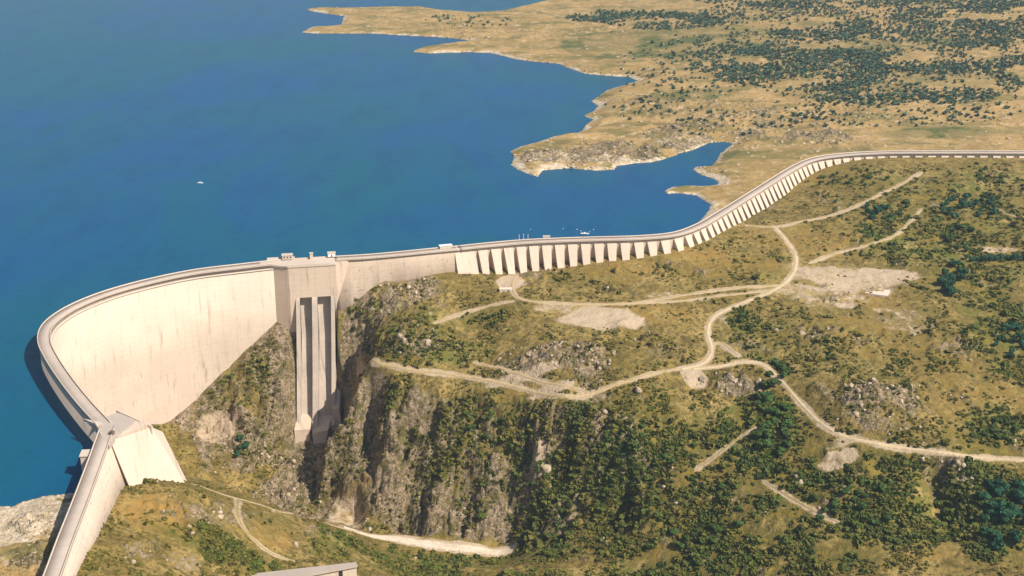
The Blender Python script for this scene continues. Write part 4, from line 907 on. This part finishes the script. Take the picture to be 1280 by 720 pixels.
# ------------------------------------------------------------------ boulders
def rock_mesh(seed, sub=2):
    r = random.Random(seed); bm = bmesh.new(); bmesh.ops.create_icosphere(bm, subdivisions=sub, radius=1.0)
    pl = [(Vector((r.gauss(0, 1), r.gauss(0, 1), r.gauss(0, 1))).normalized(), r.uniform(.55, .85)) for _ in range(9)]
    for v in bm.verts:
        for n_, d_ in pl:
            e = v.co.dot(n_) - d_
            if e > 0: v.co -= n_ * e
        v.co *= 1 + r.uniform(-.04, .04)
    me = bpy.data.meshes.new('boulder'); bm.to_mesh(me); bm.free(); me.materials.append(M_granite); return me
rms = [rock_mesh(60 + i) for i in range(6)]
named = [(1001, 607, 4.5, 6.0, 'tall pale boulder standing alone in the scrub of the lower right slope'), (797, 489, 5.0, 5.0, 'pale split boulder under the winding track left of the road junction'), (1003, 417, 4.5, 3.0, 'pale flat boulder right of the green patch by the winding road'),
         (969, 413, 3.5, 2.6, 'grey boulder just above the green patch by the winding road'), (880, 474, 5.0, 4.5, 'white boulder at the edge of the pale fan below the road junction'), (948, 478, 4.5, 5.0, 'pale boulder on the outcrop beside the road bend'),
         (683, 588, 5.0, 6.5, 'pale slab standing on the cliff below the winding track'), (340, 640, 2.6, 2.2, 'light boulder beside the footpath on the near hill'), (370, 682, 3.4, 3.0, 'pale boulder near the end of the footpath on the near hill'), (275, 640, 3.0, 2.2, 'grey boulder on the near hill below the thrust block'),
         (510, 360, 4.0, 3.4, 'grey boulder on the knoll below the smooth wall'), (535, 430, 5.5, 5.0, 'round brown outcrop boulder on the slope right of the spillway')]
def boulder(px, py, sx, sz, label, grp=None):
    g = gz(px, py); o = link('boulder', rms[rr.randrange(6)], None, label, 'boulder', grp); o.location = (g[0], g[1], g[2] + sz * .1); o.scale = (sx, sx * rr.uniform(.7, 1), sz); o.rotation_euler.z = rr.uniform(0, 6.28)
for b_ in named: boulder(*b_)
for (n, cx, cy, rx, ry, lab) in [(22, 700, 450, 80, 22, 'weathered boulder in the rock band above the winding track'), (12, 930, 480, 28, 18, 'weathered boulder on the outcrop below the road junction'), (14, 1095, 500, 55, 34, 'weathered boulder on the rocky knob above the lower gravel road'), (8, 500, 362, 40, 10, 'weathered boulder on the knoll under the smooth wall')]:
    for _ in range(n):
        a = rr.uniform(0, 6.28); q = math.sqrt(rr.random()); s_ = rr.uniform(1.2, 3.2); boulder(cx + rx * q * math.cos(a), cy + ry * q * math.sin(a), s_, s_ * .8, lab, lab.split(' boulder ')[1].replace('in the ', 'boulders in the ').replace('on the ', 'boulders on the '))

rb = []
for i in range(6):
    me_ = rock_mesh(80 + i, 1); V = np.array([v.co[:] for v in me_.vertices]); F = np.array([p.vertices[:] for p in me_.polygons]); bpy.data.meshes.remove(me_); rb.append((V, F))
VV, FF, off = [], [], 0
for _ in range(26000):
    x = rng.uniform(150, 1290); y = rng.uniform(330, 725)
    g = gz(x, y); i, j = cell(g[0], g[1])
    pr = (M_rock[i, j] - .25) * (NZ40[i, j] + .1) + .03
    if UP[i, j] or g[1] > 1600 or droad[i, j] < 2 or ddam[i, j] < 4 or chute_zone[i, j] > .2 or slope[i, j] > .85 or rng.random() > pr * .5: continue
    V, F = rb[int(rng.integers(6))]; s_ = rng.uniform(.6, 1.4) * (1 + 1.2 * rng.random() ** 4 * 1.6); a = rng.uniform(0, 6.28); c_, n_ = math.cos(a), math.sin(a); q = V * np.array([s_ * rng.uniform(.8, 1.4), s_, s_ * rng.uniform(.6, 1.3)])
    VV.append(np.stack([q[:, 0] * c_ - q[:, 1] * n_ + g[0], q[:, 0] * n_ + q[:, 1] * c_ + g[1], q[:, 2] + g[2] + s_ * .1], -1)); FF.append(F + off); off += len(V)
for _ in range(9000):
    if rng.random() < .95: x, y = rng.uniform(380, 1280), 6 + 215 * rng.random() ** .7
    else: x, y = rng.uniform(0, 95), rng.uniform(618, 719)
    g = gz(x, y); i, j = cell(g[0], g[1])
    if not UP[i, j] or LK[i, j] or g[2] < .4 or ddam[i, j] < 6 or rng.random() > .06 + .6 * M_rock[i, j] * NZ40[i, j] + .35 * M_bare[i, j] * NZ40[i, j]: continue
    V, F = rb[int(rng.integers(6))]; s_ = rng.uniform(.5, 1.3) * (1 + g[1] / 1400 * (g[1] > 1500)); a = rng.uniform(0, 6.28); c_, n_ = math.cos(a), math.sin(a); q = V * np.array([s_ * rng.uniform(.9, 2.2), s_, s_ * rng.uniform(.4, .8)])
    VV.append(np.stack([q[:, 0] * c_ - q[:, 1] * n_ + g[0], q[:, 0] * n_ + q[:, 1] * c_ + g[1], q[:, 2] + g[2]], -1)); FF.append(F + off); off += len(V)
link('rubble', mesh_np('rubble', np.vstack(VV), np.vstack(FF), M_granite), None, 'loose pale rock and rubble strewn over the rocky slopes', None, None, 'stuff')
print('RUBBLE', len(VV))
# ------------------------------------------------------------------ haze
if HAZE > 0:
    bm = bmesh.new(); bmesh.ops.create_cube(bm, size=1.0)
    for v in bm.verts: v.co = Vector((v.co.x * 40000, v.co.y * 26000 + 1000, -330 + (v.co.z + .5) * 850))
    me = bpy.data.meshes.new('haze'); bm.to_mesh(me); bm.free()
    hm = bpy.data.materials.new('haze_air'); hm.use_nodes = True; nt = hm.node_tree; nt.nodes.clear()
    pv = nt.nodes.new('ShaderNodeVolumePrincipled'); pv.inputs['Color'].default_value = (.66, .86, 1, 1); pv.inputs['Density'].default_value = HAZE; pv.inputs['Anisotropy'].default_value = 0.2
    out = nt.nodes.new('ShaderNodeOutputMaterial'); nt.links.new(pv.outputs[0], out.inputs['Volume']); me.materials.append(hm)
    link('haze', me, kind='stuff')
print('TREES', n_tree, 'SCRUB', len(sp), 'FAR', len(fp), 'HRANGE', H1.min(), H1.max(), GX.shape)
